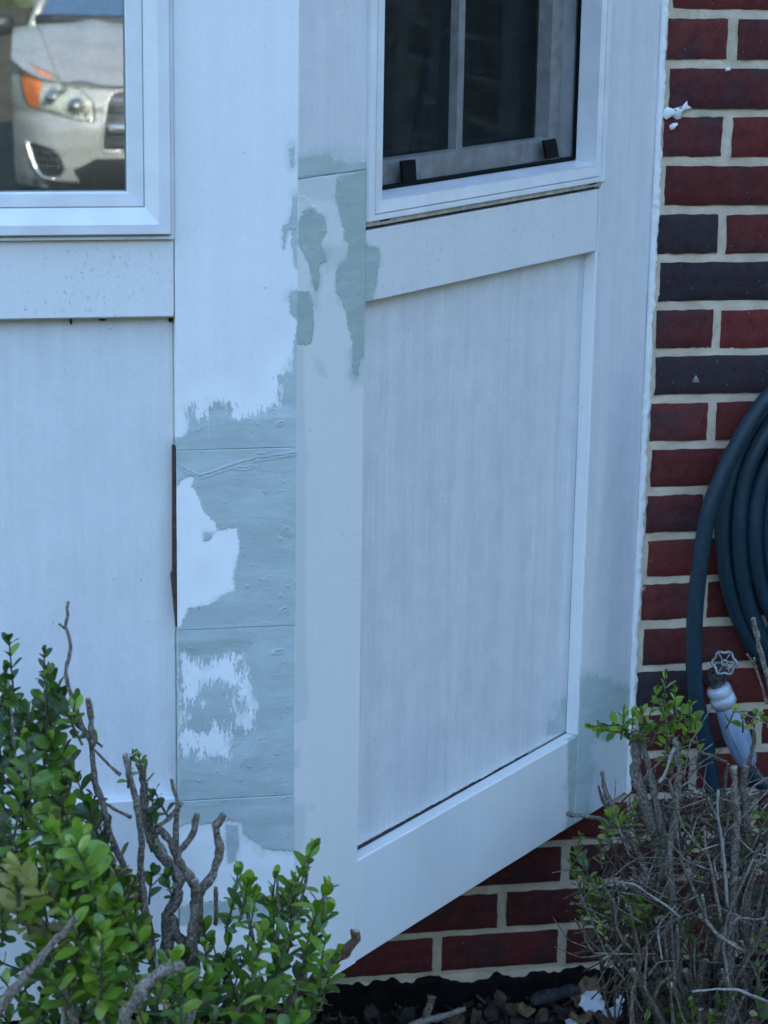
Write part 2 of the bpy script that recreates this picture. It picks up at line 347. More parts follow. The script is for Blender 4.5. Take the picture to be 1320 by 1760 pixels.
ANG_FILL = [
 [(505,271),(540,267),(566,265),(574,277),(587,274),(598,281),(616,277),(630,279),(640,284),(640,292),(600,297),(516,304),(505,304)],
 [(579,305),(611,297),(640,291),(640,430),(632,470),(630,611),(617,619),(616,642),(611,648),(607,640),(607,588),(598,561),(597,540),(587,514),(577,499),(577,467),(582,457),(597,444),(600,420),(590,407),(592,397),(586,378),(582,355),(577,342)],
 [(522,363),(532,355),(543,363),(558,371),(560,397),(551,418),(556,433),(561,449),(548,457),(549,483),(543,504),(537,483),(532,457),(522,433),(512,420),(512,385)],
 [(505,499),(530,501),(536,514),(539,554),(536,588),(527,593),(505,590)]]
ANG_WASH = [
 [(505,304),(600,298),(640,292),(640,350),(600,345),(560,345),(520,340),(505,340)], [(545,255),(600,250),(630,255),(630,275),(560,270)],
 [(539,611),(552,617),(564,648),(545,645)], [(500,560),(523,560),(522,640),(525,750),(531,795),(524,830),(526,900),(525,1040),(527,1130),(531,1205),(526,1236),(500,1248)],
 [(500,1290),(518,1285),(516,1320),(500,1325)], [(500,1386),(524,1384),(525,1440),(518,1462),(500,1470)], [(533,1384),(539,1380),(540,1392),(534,1396)],
 [(596,600),(630,590),(630,660),(604,668)], [(555,420),(600,425),(600,450),(560,470)]]
RIGHT_FILL = [[(990,1190),(1010,1160),(1030,1168),(1050,1176),(1075,1178),(1100,1184),(1100,1240),(1086,1262),(1060,1255),(1040,1270),(1020,1268),(1017,1290),(1022,1330),(1012,1370),(1018,1410),(960,1420),(975,1400),(976,1280),(990,1262)]]
RIGHT_WASH = [[(985,1150),(1100,1140),(1110,1330),(1050,1350),(985,1420)]]
RIGHT_RAG = [[(985,1140),(1100,1130),(1100,1380),(1015,1400),(1020,1290),(985,1215)]]
RAIL_FILL = [[(620,415),(637,423),(650,426),(654,438),(647,475),(642,514),(632,531),(610,545)]]
BRAIL_FILL = [[(976,1268),(1014,1255),(1018,1290),(1012,1370),(1018,1425),(972,1425),(977,1390)]]
PANEL_FILL = [[(966,1203),(976,1198),(990,1198),(990,1252),(955,1262),(938,1262),(944,1240),(954,1238)]]
CRACKS = [[(303,796),(315,806),(343,820),(360,815),(404,799),(440,790),(510,779)],
 [(487,917),(494,908),(499,919)], [(484,1051),(491,1046),(495,1054)], [(478,730),(486,727)], [(395,801),(420,806),(432,801)], [(470,1122),(484,1119)], [(533,367),(541,357)], [(516,340),(524,343)], [(480,905),(486,908)], [(440,783),(452,780)]]
def crack_d(P):
    d = np.full(len(P), 40.0)
    for L in CRACKS:
        for a, b in zip(L[:-1], L[1:]):
            a = np.array(a, float); e = np.array(b, float)-a; w = P-a; t = np.clip((w@e)/(e@e), 0, 1); q = w-t[:,None]*e; d = np.minimum(d, np.hypot(q[:,0], q[:,1]))
    return d
def soft(polys, P, w):
    if not polys: return np.zeros(len(P))
    return np.clip(np.max([sdf(a, P) for a in polys], 0)/w + 0.5, 0, 1)

def board(name, P, u0, u1, z0, z1, n1, thick, mat, parent, step=0.0022, add=(), sub=(), readd=(), wash=(), rag=(), fresh=(), uneven=0.0006, seed=0, e=0.0016):
    """a board whose outward face is a fine grid with slightly eased edges; the patch outlines ride on it as attributes"""
    nu = max(2, int(abs(u1-u0)/step)); nz = max(2, int((z1-z0)/step))
    us = np.concatenate([[u0], np.linspace(u0+math.copysign(e, u1-u0), u1-math.copysign(e, u1-u0), nu), [u1]])
    zs = np.concatenate([[z0], np.linspace(z0+e, z1-e, nz), [z1]])
    V = []; 
    for j, z in enumerate(zs):
        for i, u in enumerate(us):
            n = n1 - (e if i in (0, len(us)-1) or j in (0, len(zs)-1) else 0)
            if uneven: n += uneven*mnoise.noise((u*14+seed*3.1, z*9, seed*1.7))
            V.append(P(u, z, n))
    nuu = len(us); Fc = []
    flip = (Vector(P(u1,z0,0))-Vector(P(u0,z0,0))).cross(Vector((0,0,1))).dot(Vector(P(0,0,1))-Vector(P(0,0,0))) < 0
    for j in range(len(zs)-1):
        for i in range(nuu-1):
            q = (j*nuu+i, j*nuu+i+1, (j+1)*nuu+i+1, (j+1)*nuu+i); Fc.append(q[::-1] if flip else q)
    nf = len(V)
    per = [i for i in range(nuu)] + [j*nuu+nuu-1 for j in range(1, len(zs))] + [(len(zs)-1)*nuu+i for i in range(nuu-2, -1, -1)] + [j*nuu for j in range(len(zs)-2, 0, -1)]
    cor = {}
    for k in per:
        j, i = divmod(k, nuu); cor[k] = len(V); V.append(P(us[i], zs[j], n1-thick))
    for a, b in zip(per, per[1:]+per[:1]):
        q = (a, cor[a], cor[b], b); Fc.append(q if not flip else q[::-1])
    Fc.append(tuple(cor[k] for k in (per if flip else per[::-1])))
    px = proj(np.array(V))
    attrs = {'fill': combine(px, add, sub, readd) if add else np.full(len(V), -1e3),
             'wash': combine(px, wash) if wash else np.full(len(V), -1e3),
             'rag': soft(rag, px, 24), 'fresh': soft(fresh, px, 60), 'crack': crack_d(px)}
    o = mk(name, V, Fc, mat, parent, True, attrs=attrs)
    return o

# ------------------------------------------------------------------ ground, driveway, room, house shell
def ground_z(y): 
    t = min(1, max(0, (-y-1.3)/4.2)); return -0.03 - 0.19*t*t*(3-2*t)
def ground_mat():
    mt, nt, out = new_mat('asphalt_ground'); pos = position(nt)
    a = noise(nt, pos, 1.1, 5, 0.6); b = noise(nt, pos, 60, 4, 0.7)
    col = mix(nt, ramp(nt, a, 0.3, 0.7), (0.046,0.036,0.030), (0.075,0.060,0.050))
    col = mix(nt, ramp(nt, b, 0.45, 0.75, 0, 0.6), col, (0.12,0.098,0.082))
    sp = specks(nt, pos, 7, 0.06, 0.10); col = mix(nt, math_(nt, 'MULTIPLY', sp, 0.9), col, (0.36,0.31,0.26))
    principled(nt, out, col, 0.95, b, 0.5, 0.006, **{'Specular IOR Level': 0.05}); return mt
def lawn_mat():
    mt, nt, out = new_mat('lawn_ground'); pos = position(nt)
    a = noise(nt, pos, 0.8, 5, 0.6); b = noise(nt, pos, 45, 5, 0.75)
    col = mix(nt, ramp(nt, a, 0.3, 0.7), (0.05,0.075,0.025), (0.085,0.095,0.04))
    col = mix(nt, ramp(nt, b, 0.45, 0.7), col, (0.03,0.045,0.015))
    principled(nt, out, col, 0.95, b, 0.8, 0.02); return mt
def soil_mat():
    mt, nt, out = new_mat('dark_mulch_soil'); pos = position(nt)
    a = noise(nt, pos, 30, 6, 0.7); b = noise(nt, pos, 140, 5, 0.75)
    col = mix(nt, ramp(nt, a, 0.35, 0.7), (0.012,0.010,0.009), (0.045,0.032,0.024))
    principled(nt, out, col, 0.95, math_(nt, 'ADD', a, b), 1.0, 0.012); return mt
ys = [0.3, 0.0, -0.7, -1.3, -1.9, -2.5, -3.1, -3.7, -4.3, -4.9, -5.5, -9, -20, -60, -300, -900]
xs = [-900, -200, -40, -9, -4.2, 0, 3.6, 9, 40, 200, 900]
V = [(x, y, ground_z(y)-0.012) for y in ys for x in xs]
Fq = [(j*len(xs)+i, (j+1)*len(xs)+i, (j+1)*len(xs)+i+1, j*len(xs)+i+1) for j in range(len(ys)-1) for i in range(len(xs)-1)]
V2 = [(-900,900,-0.05),(900,900,-0.05),(900,0.3,-0.05),(-900,0.3,-0.05)]
g = mk('ground', V+V2, Fq+[tuple(len(V)+k for k in (3,2,1,0))], lawn_mat(), None, True); g['kind'] = 'structure'
dys = [-2.6,-3.1,-3.7,-4.3,-4.9,-5.5,-9,-14,-22,-70]
V = [(x, y, ground_z(y)) for y in dys for x in (-14, 0, 12)]
Fq = [(j*3+i, (j+1)*3+i, (j+1)*3+i+1, j*3+i+1) for j in range(len(dys)-1) for i in range(2)]
g = mk('driveway', V, Fq, ground_mat(), None, True); g['kind'] = 'structure'
# planting bed: uneven mulch along the foot of the wall
nx, ny = 130, 60; V = []
for j in range(ny+1):
    for i in range(nx+1):
        x = -2.2+3.6*i/nx; y = 0.0-1.9*j/ny
        h = 0.014*mnoise.noise((x*9, y*9, 0)) + 0.008*mnoise.noise((x*31, y*31, 4)) + 0.004*mnoise.noise((x*80, y*80, 1))
        V.append((x, y, ground_z(y)+0.022+h - 0.03*max(0, (j-ny+6)/6)))
Fq = [(j*(nx+1)+i, (j+1)*(nx+1)+i, (j+1)*(nx+1)+i+1, j*(nx+1)+i+1) for j in range(ny) for i in range(nx)]
g = mk('mulch_bed', V, Fq, soil_mat(), None, True); g['kind'] = 'structure'

# unseen wood across the street, added and shaped to block low sky light; one mass
V = []; Fc = []; na, nh = 260, 34
for i in range(na+1):
    a = R(195+155*i/na); near = max(0, (i/na-.62)/.38)             # an arc on the street side, from the left round to trees brought nearer on the right to dim the angled side
    rad = 44-26*near+3*mnoise.noise((i*.11, 0, 0)); top = 16.0-0.5*near+2.5*mnoise.noise((i*.06, 4, 0))+2.5*mnoise.noise((i*.27, 9, 0))
    for j in range(nh+1):
        t = j/nh; r = rad - 2.2*math.sin(math.pi*min(1, t*1.05)) - 1.1*mnoise.noise((i*.5, j*.6, 2)) - .6*mnoise.noise((i*1.3, j*1.3, 5))
        V.append((r*math.cos(a), r*math.sin(a), -0.4+top*t))
Fc = [(i*(nh+1)+j, i*(nh+1)+j+1, (i+1)*(nh+1)+j+1, (i+1)*(nh+1)+j) for i in range(na) for j in range(nh)]
def wood_mat():
    mt, nt, out = new_mat('far_foliage'); pos = position(nt); a = noise(nt, pos, 1.6, 5, .7); b = noise(nt, pos, .25, 3)
    col = mix(nt, ramp(nt, a, .35, .68), (0.018,0.032,0.010), (0.075,0.105,0.032)); col = mix(nt, ramp(nt, b, .4, .65, 0, .5), col, (0.06,0.065,0.03))
    principled(nt, out, col, .95, a, 1.0, .4); return mt
o = mk('sky_blocking_wood', V, Fc, wood_mat(), None, True); o['kind'] = 'stuff'; o['label'] = 'added unseen green trees across the street, shaped to block low sky light'; o['category'] = 'trees'

# ------------------------------------------------------------------ brick wall
Z0, CP = 1.46508, 0.0677
wall = root('brick_wall', (0, 0, 0), 'red and dark brick house wall with pale mortar beside the white bay', 'wall')
def brick_mesh(L, H, seed, name):
    """rounded rough block, front face gridded, edges chipped"""
    nx, nz = 12, 6; V = []; Dp = 0.05
    for j in range(nz+1):
        for i in range(nx+1):
            x = (i/nx-.5)*L; z = (j/nz-.5)*H
            ex = (i in (0, nx)); ez = (j in (0, nz))
            y = 0.0
            if ex or ez:
                y = 0.0035 + 0.002*mnoise.noise((x*70, z*70, seed*3.3))
                q = 0.0015*mnoise.noise((x*120+9, z*120, seed*5.1))
                if ex: x += q*1.3
                if ez: z += q
            else: y = 0.0011*mnoise.noise((x*50, z*50, seed*2.2))
            V.append((x, y, z))
    W = nx+1; Fc = [(j*W+i, j*W+i+1, (j+1)*W+i+1, (j+1)*W+i) for j in range(nz) for i in range(nx)]
    per = list(range(W)) + [j*W+nx for j in range(1, nz+1)] + [nz*W+i for i in range(nx-1, -1, -1)] + [j*W for j in range(nz-1, 0, -1)]
    b = len(V)
    for k in per: V.append((V[k][0], Dp, V[k][2]))
    n = len(per)
    Fc += [(per[a], b+a, b+(a+1) % n, per[(a+1) % n]) for a in range(n)]
    me = bpy.data.meshes.new(name); me.from_pydata(V, [], Fc); me.update()
    me.polygons.foreach_set('use_smooth', np.ones(len(me.polygons), bool))
    me.set_sharp_from_angle(angle=R(55))
    return me
cache = {}
def brick_at(x0, x1, k, kind):
    L = round(x1-x0, 3); H = 0.0548; v = random.randrange(5); key = (L, v, kind)
    if key not in cache:
        me = brick_mesh(L, H, v+L*100, 'brick'); me.materials.append(M[kind]); cache[key] = me
    o = new_obj('brick', cache[key], wall, ((x0+x1)/2, -0.0045+random.uniform(-.0012, .0012), Z0-(k+.5)*CP + random.uniform(-.0012, .0012)))
    o.rotation_euler = (random.uniform(-.006,.006), random.uniform(-.005,.005), random.uniform(-.006,.006))
MODX = 0.194; fixed = {(0,0):'brick_deep',(1,0):'brick_deep',(2,0):'brick_deep',(3,0):'brick_red',(4,0):'brick_dark',(5,0):'brick_dark',(6,0):'brick_deep',(7,0):'brick_dark',(8,0):'brick_deep',(9,0):'brick_red',(10,0):'brick_deep',(11,0):'brick_red',(12,0):'brick_deep',(13,0):'brick_deep',(14,0):'brick_dark',(0,1):'brick_deep',(2,1):'brick_red',(4,1):'brick_red',(6,1):'brick_red',(8,1):'brick_red'}
kinds = ['brick_red','brick_red','brick_deep','brick_deep','brick_dark']
for k in range(-6, 21):
    base = 0.102 if k % 2 == 0 else 0.201
    joints = [base + MODX*i for i in range(-6, 7)]
    j0 = 0.009 if k % 2 == 0 else 0.0125
    under = k >= 16                       # courses that run on below the bay
    c = 0
    for a, b in zip(joints[:-1], joints[1:]):
        x0 = a + 0.0072 + random.uniform(-.0012,.0012); x1 = b - 0.0072 + random.uniform(-.0012,.0012)
        if x1 > 1.25: continue
        if not under:
            if x1 < 0.03: continue
            x0 = max(x0, j0 + random.uniform(-.002,.003))
        if x1 < -0.9: continue
        kd = (fixed.get((k, c)) if not under else random.choice(('brick_deep','brick_deep','brick_red'))) or random.choice(kinds)
        brick_at(x0, x1, k, kd); c += 1
# mortar: one rough recessed sheet, joints struck by its own noise
nx, nz = 300, 240; V = []
for j in range(nz+1):
    for i in range(nx+1):
        x = -1.0+2.3*i/nx; z = 0.0+1.874*j/nz
        V.append((x, 0.0012+0.0022*mnoise.noise((x*60, z*60, 0)) + 0.0012*mnoise.noise((x*170, z*170, 2)), z))
Fq = [(j*(nx+1)+i, j*(nx+1)+i+1, (j+1)*(nx+1)+i+1, (j+1)*(nx+1)+i) for j in range(nz) for i in range(nx)]
mk('mortar', V, Fq, M['mortar'], wall, True)
# parged ledge and the ragged black tar coat below the last course
def ragged_band(name, mat, x0, x1, zlo, ztop, n0, amp, lump, seed, parent, step=0.006, rows=10):
    nn = int((x1-x0)/step); V = []; Fc = []
    for i in range(nn+1):
        x = x0+(x1-x0)*i/nn
        top = ztop + amp*(mnoise.noise((x*7, seed, 0)) + .6*mnoise.noise((x*23, seed, 3)) + .35*mnoise.noise((x*75, seed, 5)))
        for j in range(rows+1):
            t = j/rows; z = zlo+(top-zlo)*t
            n = n0*(1-t**5*0.45) + lump*(mnoise.noise((x*40, z*40, seed)) + .6*mnoise.noise((x*110, z*110, seed)))*(1-t**6)
            V.append((x, -n if j < rows else 0.002, z))
    for i in range(nn):
        for j in range(rows):
            a = i*(rows+1)+j; Fc.append((a, a+rows+1, a+rows+2, a+1))
    return mk(name, V, Fc, mat, parent, True)
ragged_band('parging', M['mortar'], -1.0, 1.3, -0.06, 0.043, 0.0055, 0.006, 0.003, 2.0, wall, .004, 12)
ragged_band('foundation_tar', M['tar'], -1.0, 1.3, -0.06, 0.041, 0.014, 0.014, 0.008, 7.0, wall, .0035, 18)

# the rest of the house: masonry beyond the built bricks, upper wall, eaves and roof
house = root('house_shell', (0.6, 3.0, 0), 'brick house wall and eaves around the bay, beyond the picture edge', 'house')
mb = MB()
mb.box((1.26, 0.004, -0.1), (5.5, 0.25, 5.4)); mb.box((-2.6, 0.004, 2.30), (1.26, 0.25, 5.4)); mb.box((0.02, -0.002, 1.873), (1.26, 0.25, 2.30))
mb.box((-9.5, 0.004, -0.1), (-2.6, 0.25, 5.4)); mb.box((-2.6, 0.006, -0.1), (-1.0, 0.25, 0.33)); mb.box((-1.0, 0.06, -0.1), (0.0, 0.25, 0.33)); mb.box((0.0, 0.06, -0.1), (1.26, 0.25, 1.873))
mb.build('outer_wall', M['far_brick'], house)
mb = MB(); mb.box((-9.7, -0.45, 5.4), (5.7, 9.0, 5.55)); mb.build('eave', M['vinyl'], house)
mb = MB(); mb.add([(-9.9,-0.55,5.55),(5.9,-0.55,5.55),(5.9,4.4,7.6),(-9.9,4.4,7.6),(5.9,9.2,5.55),(-9.9,9.2,5.55)], [(0,1,2,3),(3,2,4,5),(1,4,2),(0,3,5),(0,5,4,1)])
mb.build('roof', simple('grey_roof_shingle', (0.07,0.068,0.066), 0.9, 0.3, 8), house)
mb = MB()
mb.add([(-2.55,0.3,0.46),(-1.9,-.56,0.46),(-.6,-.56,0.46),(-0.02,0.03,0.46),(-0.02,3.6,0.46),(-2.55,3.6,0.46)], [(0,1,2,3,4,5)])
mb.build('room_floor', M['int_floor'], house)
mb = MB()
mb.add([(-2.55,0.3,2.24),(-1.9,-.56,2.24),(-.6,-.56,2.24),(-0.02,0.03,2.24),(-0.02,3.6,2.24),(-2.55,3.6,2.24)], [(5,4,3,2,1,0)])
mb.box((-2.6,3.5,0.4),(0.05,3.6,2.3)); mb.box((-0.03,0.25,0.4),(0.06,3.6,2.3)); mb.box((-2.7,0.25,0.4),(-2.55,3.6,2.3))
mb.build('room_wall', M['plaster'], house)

# ------------------------------------------------------------------ bay window
bay = root('bay_window', (-1.2, -0.30, 0.3234), 'white painted wooden bay with patched corner boards and two windows', 'bay window')
ZB, ZT = 0.3234, 2.25
def sharp(o, a=38): o.data.set_sharp_from_angle(angle=R(a)); return o
front_all = dict(add=FRONT_FILL, sub=FRONT_WHITE, readd=FRONT_BACK, rag=FRONT_RAG, fresh=[[(300,600),(510,590),(510,1700),(300,1700)]])
sd = 0
for z0, z1 in ((ZB,0.5895),(0.5901,0.7979),(0.7983,1.0078),(1.0082,1.60)):
    sd += 1
    o = sharp(board('corner_board', PF, -0.7302, -D, z0, z1, 0.0006*(sd % 2), 0.022, M['board_front'], bay, step=0.0021, seed=sd, e=0.0007, **front_all))
mb = MB(); mb.fbox(PF, -0.7290, -D-0.0015, ZB+.002, 1.59, -0.012, -0.0012); mb.fbox(PA, 0.712, TL-0.0035, ZB+.002, 1.59, -0.012, -0.0012); mb.build('joint_filler', simple('grey_green_joint', (0.30,0.35,0.34), .8, .4, 60), bay)
o = sharp(board('corner_board', PF, -0.7302, -D, 1.60, ZT, 0.0, 0.022, M['paint_front'], bay, step=0.02, seed=9))
ang_all = dict(add=ANG_FILL, wash=ANG_WASH)
for z0, z1, mt_ in ((ZB,1.3077,'board_angled'),(1.3087,1.60,'board_right'),(1.60,ZT,'board_right')):
    sd += 1
    sharp(board('corner_board', PA, 0.7098, TL, z0, z1, 0.0005*(sd % 2), 0.022, M[mt_], bay, step=0.0021 if z1 < 1.7 else 0.02, seed=sd, e=0.0007, **ang_all))
sharp(board('side_board', PA, 0.0, 0.1585, ZB, ZT, 0.0, 0.024, M['board_right'], bay, step=0.0034, seed=21, add=RIGHT_FILL, wash=RIGHT_WASH, rag=RIGHT_RAG))
# angled side: panel, apron rail, bottom rail with its ledge
sharp(board('panel', PA, 0.1545, 0.7125, 0.4615, 1.16, -0.020, 0.012, M['paint_panel'], bay, step=0.004, uneven=0.0015, seed=31, add=PANEL_FILL))
sharp(board('apron_rail', PA, 0.1592, 0.7090, 1.1545, 1.2382, -0.0012, 0.026, M['paint_rail_side'], bay, step=0.003, seed=32, add=RAIL_FILL))
sharp(board('bottom_rail', PA, 0.1590, 0.7090, ZB, 0.4600, -0.0008, 0.032, M['board_angled'], bay, step=0.003, seed=33, add=BRAIL_FILL))
mb = MB(); mb.fbox(PA, 0.1580, 0.1604, 0.4605, 1.1543, -0.0195, -0.0015); bevel(mb.build('edge_strip', old_paint('brightened_edge_paint', base=(0.86,0.86,0.85), dirt=(0.74,0.75,0.76), streak=.3, mott=.1), bay), .0006, 1)  # fresh white paint, with the sky-facing edge's extra brightness put into its colour
# the rotten open seam between ledge and panel
V = []; Fc = []; nn = 160
for i in range(nn+1):
    t = 0.1600+(0.7080-0.1600)*i/nn; w = i/nn
    top = 0.4603 + 0.0052*max(0.12, (0.25+0.75*w**0.8) + 0.35*mnoise.noise((t*30, 1, 1)) + 0.25*mnoise.noise((t*110, 1, 2)))
    if w < 0.2: top = 0.4603+0.0012
    V += [PA(t, 0.4601, -0.0188), PA(t, top, -0.0192)]
Fc = [(2*i, 2*i+1, 2*i+3, 2*i+2) for i in range(nn)]
mk('rotten_seam', V, Fc, M['rot'], bay)
# front: panel, apron rail, bottom rail
sharp(board('panel', PF, -1.84, -0.7304, 0.590, 1.162, -0.0190, 0.012, M['paint_front'], bay, step=0.008, uneven=0.0015, seed=41))
sharp(board('apron_rail', PF, -1.84, -0.7309, 1.1583, 1.2449, -0.0010, 0.024, M['paint_rail'], bay, step=0.012, seed=42))
sharp(board('bottom_rail', PF, -1.84, -0.7309, ZB, 0.5935, -0.0020, 0.024, M['paint_front'], bay, step=0.012, seed=43))
# warped edge of the front panel standing open: bare brown wood
gp = [(297,768),(302,768),(304.2,1060),(304.6,1076),(302.5,1078),(298,1030),(294,990),(297,984),(297,800)]
pts = [at(a, b, -D+0.003) for a, b in gp]
mb = MB(); n = len(pts); mb.add(pts + [p+Vector((0,0.012,0)) for p in pts], [tuple(range(n))[::-1]] + [((i+1) % n, i, n+i, n+(i+1) % n) for i in range(n)])
o = mb.build('bare_wood_edge', M['gap_wood'], bay)
# dark rotten crumbs under the front apron
mb = MB()
for px_, w_, h_ in ((122,4,7),(176,13,1.6),(293,8,4)):
    p = at(px_, 549, -D+0.0165); ring = []
    for k in range(9):
        th = 2*math.pi*k/9; r = 1+.5*mnoise.noise((px_, k*1.7, 0))
        ring.append(p + Vector((math.cos(th)*w_*.00032*r, -0.0015, -h_*.0003+math.sin(th)*h_*.00055*r)))
    q = [v+Vector((0,0.004,0)) for v in ring]
    mb.add(ring+q, [tuple(range(9))] + [(k, k+9, (k+1) % 9+9, (k+1) % 9) for k in range(9)])
mb.build('rotten_crumb', M['rot'], bay)
# mirrored far side of the bay and its closing pieces (out of the picture)
def PL(t, z, n=0.0): return (-2.44+0.0 + C45*t - C45*n, -C45*t - C45*n, z)
mb = MB(); mb.fbox(PL, 0.0, TL, ZB, ZT, -0.03, 0.0); mb.build('far_side', M['paint_front'], bay)
mb = MB(); mb.fbox(PF, -1.85, -1.77, ZB, ZT, -0.022, 0.0); mb.build('corner_board', M['paint_front'], bay)
mb = MB(); mb.fbox(PF, -1.77, -0.731, 2.14, ZT, -0.022, -0.001); mb.fbox(PA, 0.1595, 0.709, 1.98, ZT, -0.022, -0.001); mb.build('head_rail', M['paint_front'], bay)
for nm, z, mt_ in (('bay_underside', ZB+0.004, 'rot'), ('bay_roof', ZT+0.001, 'paint_front')):
    a = [(-0.002,0.05,z),(-D,-D+0.02,z),(-1.845,-D+0.02,z),(-2.44,0.05,z)]
    if nm == 'bay_roof': a = [(0.05,0.05,z),(-D+.03,-D-0.06,z),(-1.87,-D-0.06,z),(-2.5,0.05,z)]
    mb = MB(); mb.add(a+[(x,y,zz+0.03) for x,y,zz in a], [(3,2,1,0),(4,5,6,7),(0,1,5,4),(1,2,6,5),(2,3,7,6),(3,0,4,7)]); mb.build(nm, M[mt_], bay)

# caulk bead down the joint of bay and bricks, lumpy, smeared on to the brick
V = []; nn = 700; prof = 8
base_p = [(-0.0062,-0.0057),(-0.0050,-0.0074),(-0.0028,-0.0086),(0.0,-0.0086),(0.0024,-0.0080),(0.0044,-0.0070),(0.0060,-0.0054),(0.0076,-0.0032),(0.0088,0.0015)]
for i in range(nn+1):
    z = ZB + (1.75-ZB)*i/nn
    w = 0.0026*mnoise.noise((z*18, 0, 0)) + 0.0028*mnoise.noise((z*75, 3, 0)) + 0.0010*mnoise.noise((z*210, 7, 0))
    for k, (x, y) in enumerate(base_p):
        s = k/prof; wob_ = 0.0014*mnoise.noise((z*35, s*3, 9)) + 0.0008*mnoise.noise((z*140, s*5, 5))
        V.append((x*.85 + w*s*1.3 - 0.0006*(1-s)*mnoise.noise((z*150, 1, 1)), y - (wob_*1.3 + 0.0008 if 0 < k < prof-1 else 0) + (0.002*s if k < prof else 0), z))
Fc = [(i*(prof+1)+k, i*(prof+1)+k+1, (i+1)*(prof+1)+k+1, (i+1)*(prof+1)+k) for i in range(nn) for k in range(prof)]
mk('caulk_bead', V, Fc, M['caulk'], bay, True)
def blob(name, px, py, n0, pts, mat, parent, th=0.003):
    c = Vector((0,0,0)); ring = [at(px+a, py+b, -n0) for a, b in pts]; ctr = sum(ring, Vector())/len(ring) + Vector((0,-th,0))
    mid = [(r+ctr)/2 + Vector((0,-th*.75,0)) for r in ring]; n = len(ring)
    return mk(name, [r+Vector((0,.003,0)) for r in ring]+mid+[ctr], [(i, (i+1) % n, n+(i+1) % n, n+i) for i in range(n)] + [(n+i, n+(i+1) % n, 2*n) for i in range(n)], mat, parent, True)
blob('caulk_smear', 1160, 194, 0.006, [(-18,-6),(-12,-10),(-6,-4),(4,-9),(14,-12),(20,-20),(26,-26),(24,-14),(30,-8),(18,-5),(10,4),(12,10),(4,12),(-4,6),(-14,12),(-19,8)], M['caulk'], bay)
blob('caulk_smear', 1157, 217, 0.006, [(-6,-1),(0,-5),(8,-6),(10,-3),(4,0),(2,6),(-4,8),(-5,3)], M['caulk'], bay)
blob('caulk_smear', 1251, 120, 0.006, [(-3,-2),(3,-5),(6,-2),(3,2),(-3,3)], M['caulk'], bay)
blob('caulk_smear', 1196, 652, 0.006, [(-8,6),(-3,-4),(1,-9),(5,-2),(8,7),(0,8)], simple('grey_splash', (0.22,0.22,0.24), 0.7), bay, 0.001)

# ------------------------------------------------------------------ windows of the bay
def ring_frame(P, u0, u1, z0, z1, rings):
    """profile swept round a rectangle with mitred corners; rings = (inset, n[, inset at the foot])"""
    V = []; 
    for r in rings:
        d, n = r[0], r[1]; db = r[2] if len(r) > 2 else d
        V += [P(u0+d, z0+db, n), P(u1-d, z0+db, n), P(u1-d, z1-d, n), P(u0+d, z1-d, n)]
    Fc = []
    for k in range(len(rings)-1):
        for i in range(4):
            a = 4*k+i; b = 4*k+(i+1) % 4; Fc.append((a, b, b+4, a+4))
    return V, Fc
V, Fc = ring_frame(PF, -1.766, -0.7354, 1.2511, 2.14, [(0,-0.012),(0,0.0125),(0.0010,0.0135),(0.0125,0.0135,0.0110),(0.0270,0.0030,0.0280),(0.0274,0.0005,0.0284),(0.0277,0.0005,0.0288)])
wf = bevel(mk('front_window_frame', V, Fc, M['vinyl'], bay), 0.0006, 1)
V, Fc = ring_frame(PF, -1.766+.0279, -0.7354-.0279, 1.2511+.0290, 2.14-.0279, [(0,-0.01),(0,0.0022),(0.0006,0.0028),(0.0165,0.0018,0.0145),(0.0175,0.0008,0.0155),(0.0178,-0.008,0.0157)])
bevel(mk('sash', V, Fc, M['vinyl'], wf), 0.0005, 1)
mb = MB(); mb.fbox(PF, -1.73, -0.772, 1.288, 2.11, -0.0110, -0.0070); mb.build('pane', M['glass'], wf)
V, Fc = ring_frame(PF, -1.766+.0455, -0.7354-.0455, 1.2511+.0445, 2.14-.0455, [(0,-0.0066),(0.0016,-0.0066)])
mk('gasket', V, Fc, simple('grey_green_seal', (0.20,0.24,0.23), 0.5), wf)
mb = MB(); mb.fbox(PF, -1.766, -0.7326, 1.2452, 1.2484, -0.01, 0.0060); mb.fbox(PF, -1.766, -0.7326, 1.2484, 1.2494, -0.01, 0.0030); mb.fbox(PF, -0.7345, -0.7309, 1.2452, 2.14, -0.01, 0.0050)
mb.build('trim_strip', M['vinyl'], wf)
mb = MB(); mb.fbox(PF, -1.766, -0.7320, 1.2494, 1.2511, -0.01, 0.0018); mb.fbox(PF, -0.7354, -0.7345, 1.2500, 2.14, -0.012, 0.0008); mb.fbox(PF, -0.7309, -0.7303, 1.2452, 2.14, -0.012, -0.0020)
mb.build('open_joint', M['beige_lip'], wf)
mb = MB(); mb.fbox(PF, -0.7620, -0.7510, 1.2494, 1.2508, -0.01, 0.0024); mb.build('weep_slot', M['black'], wf)

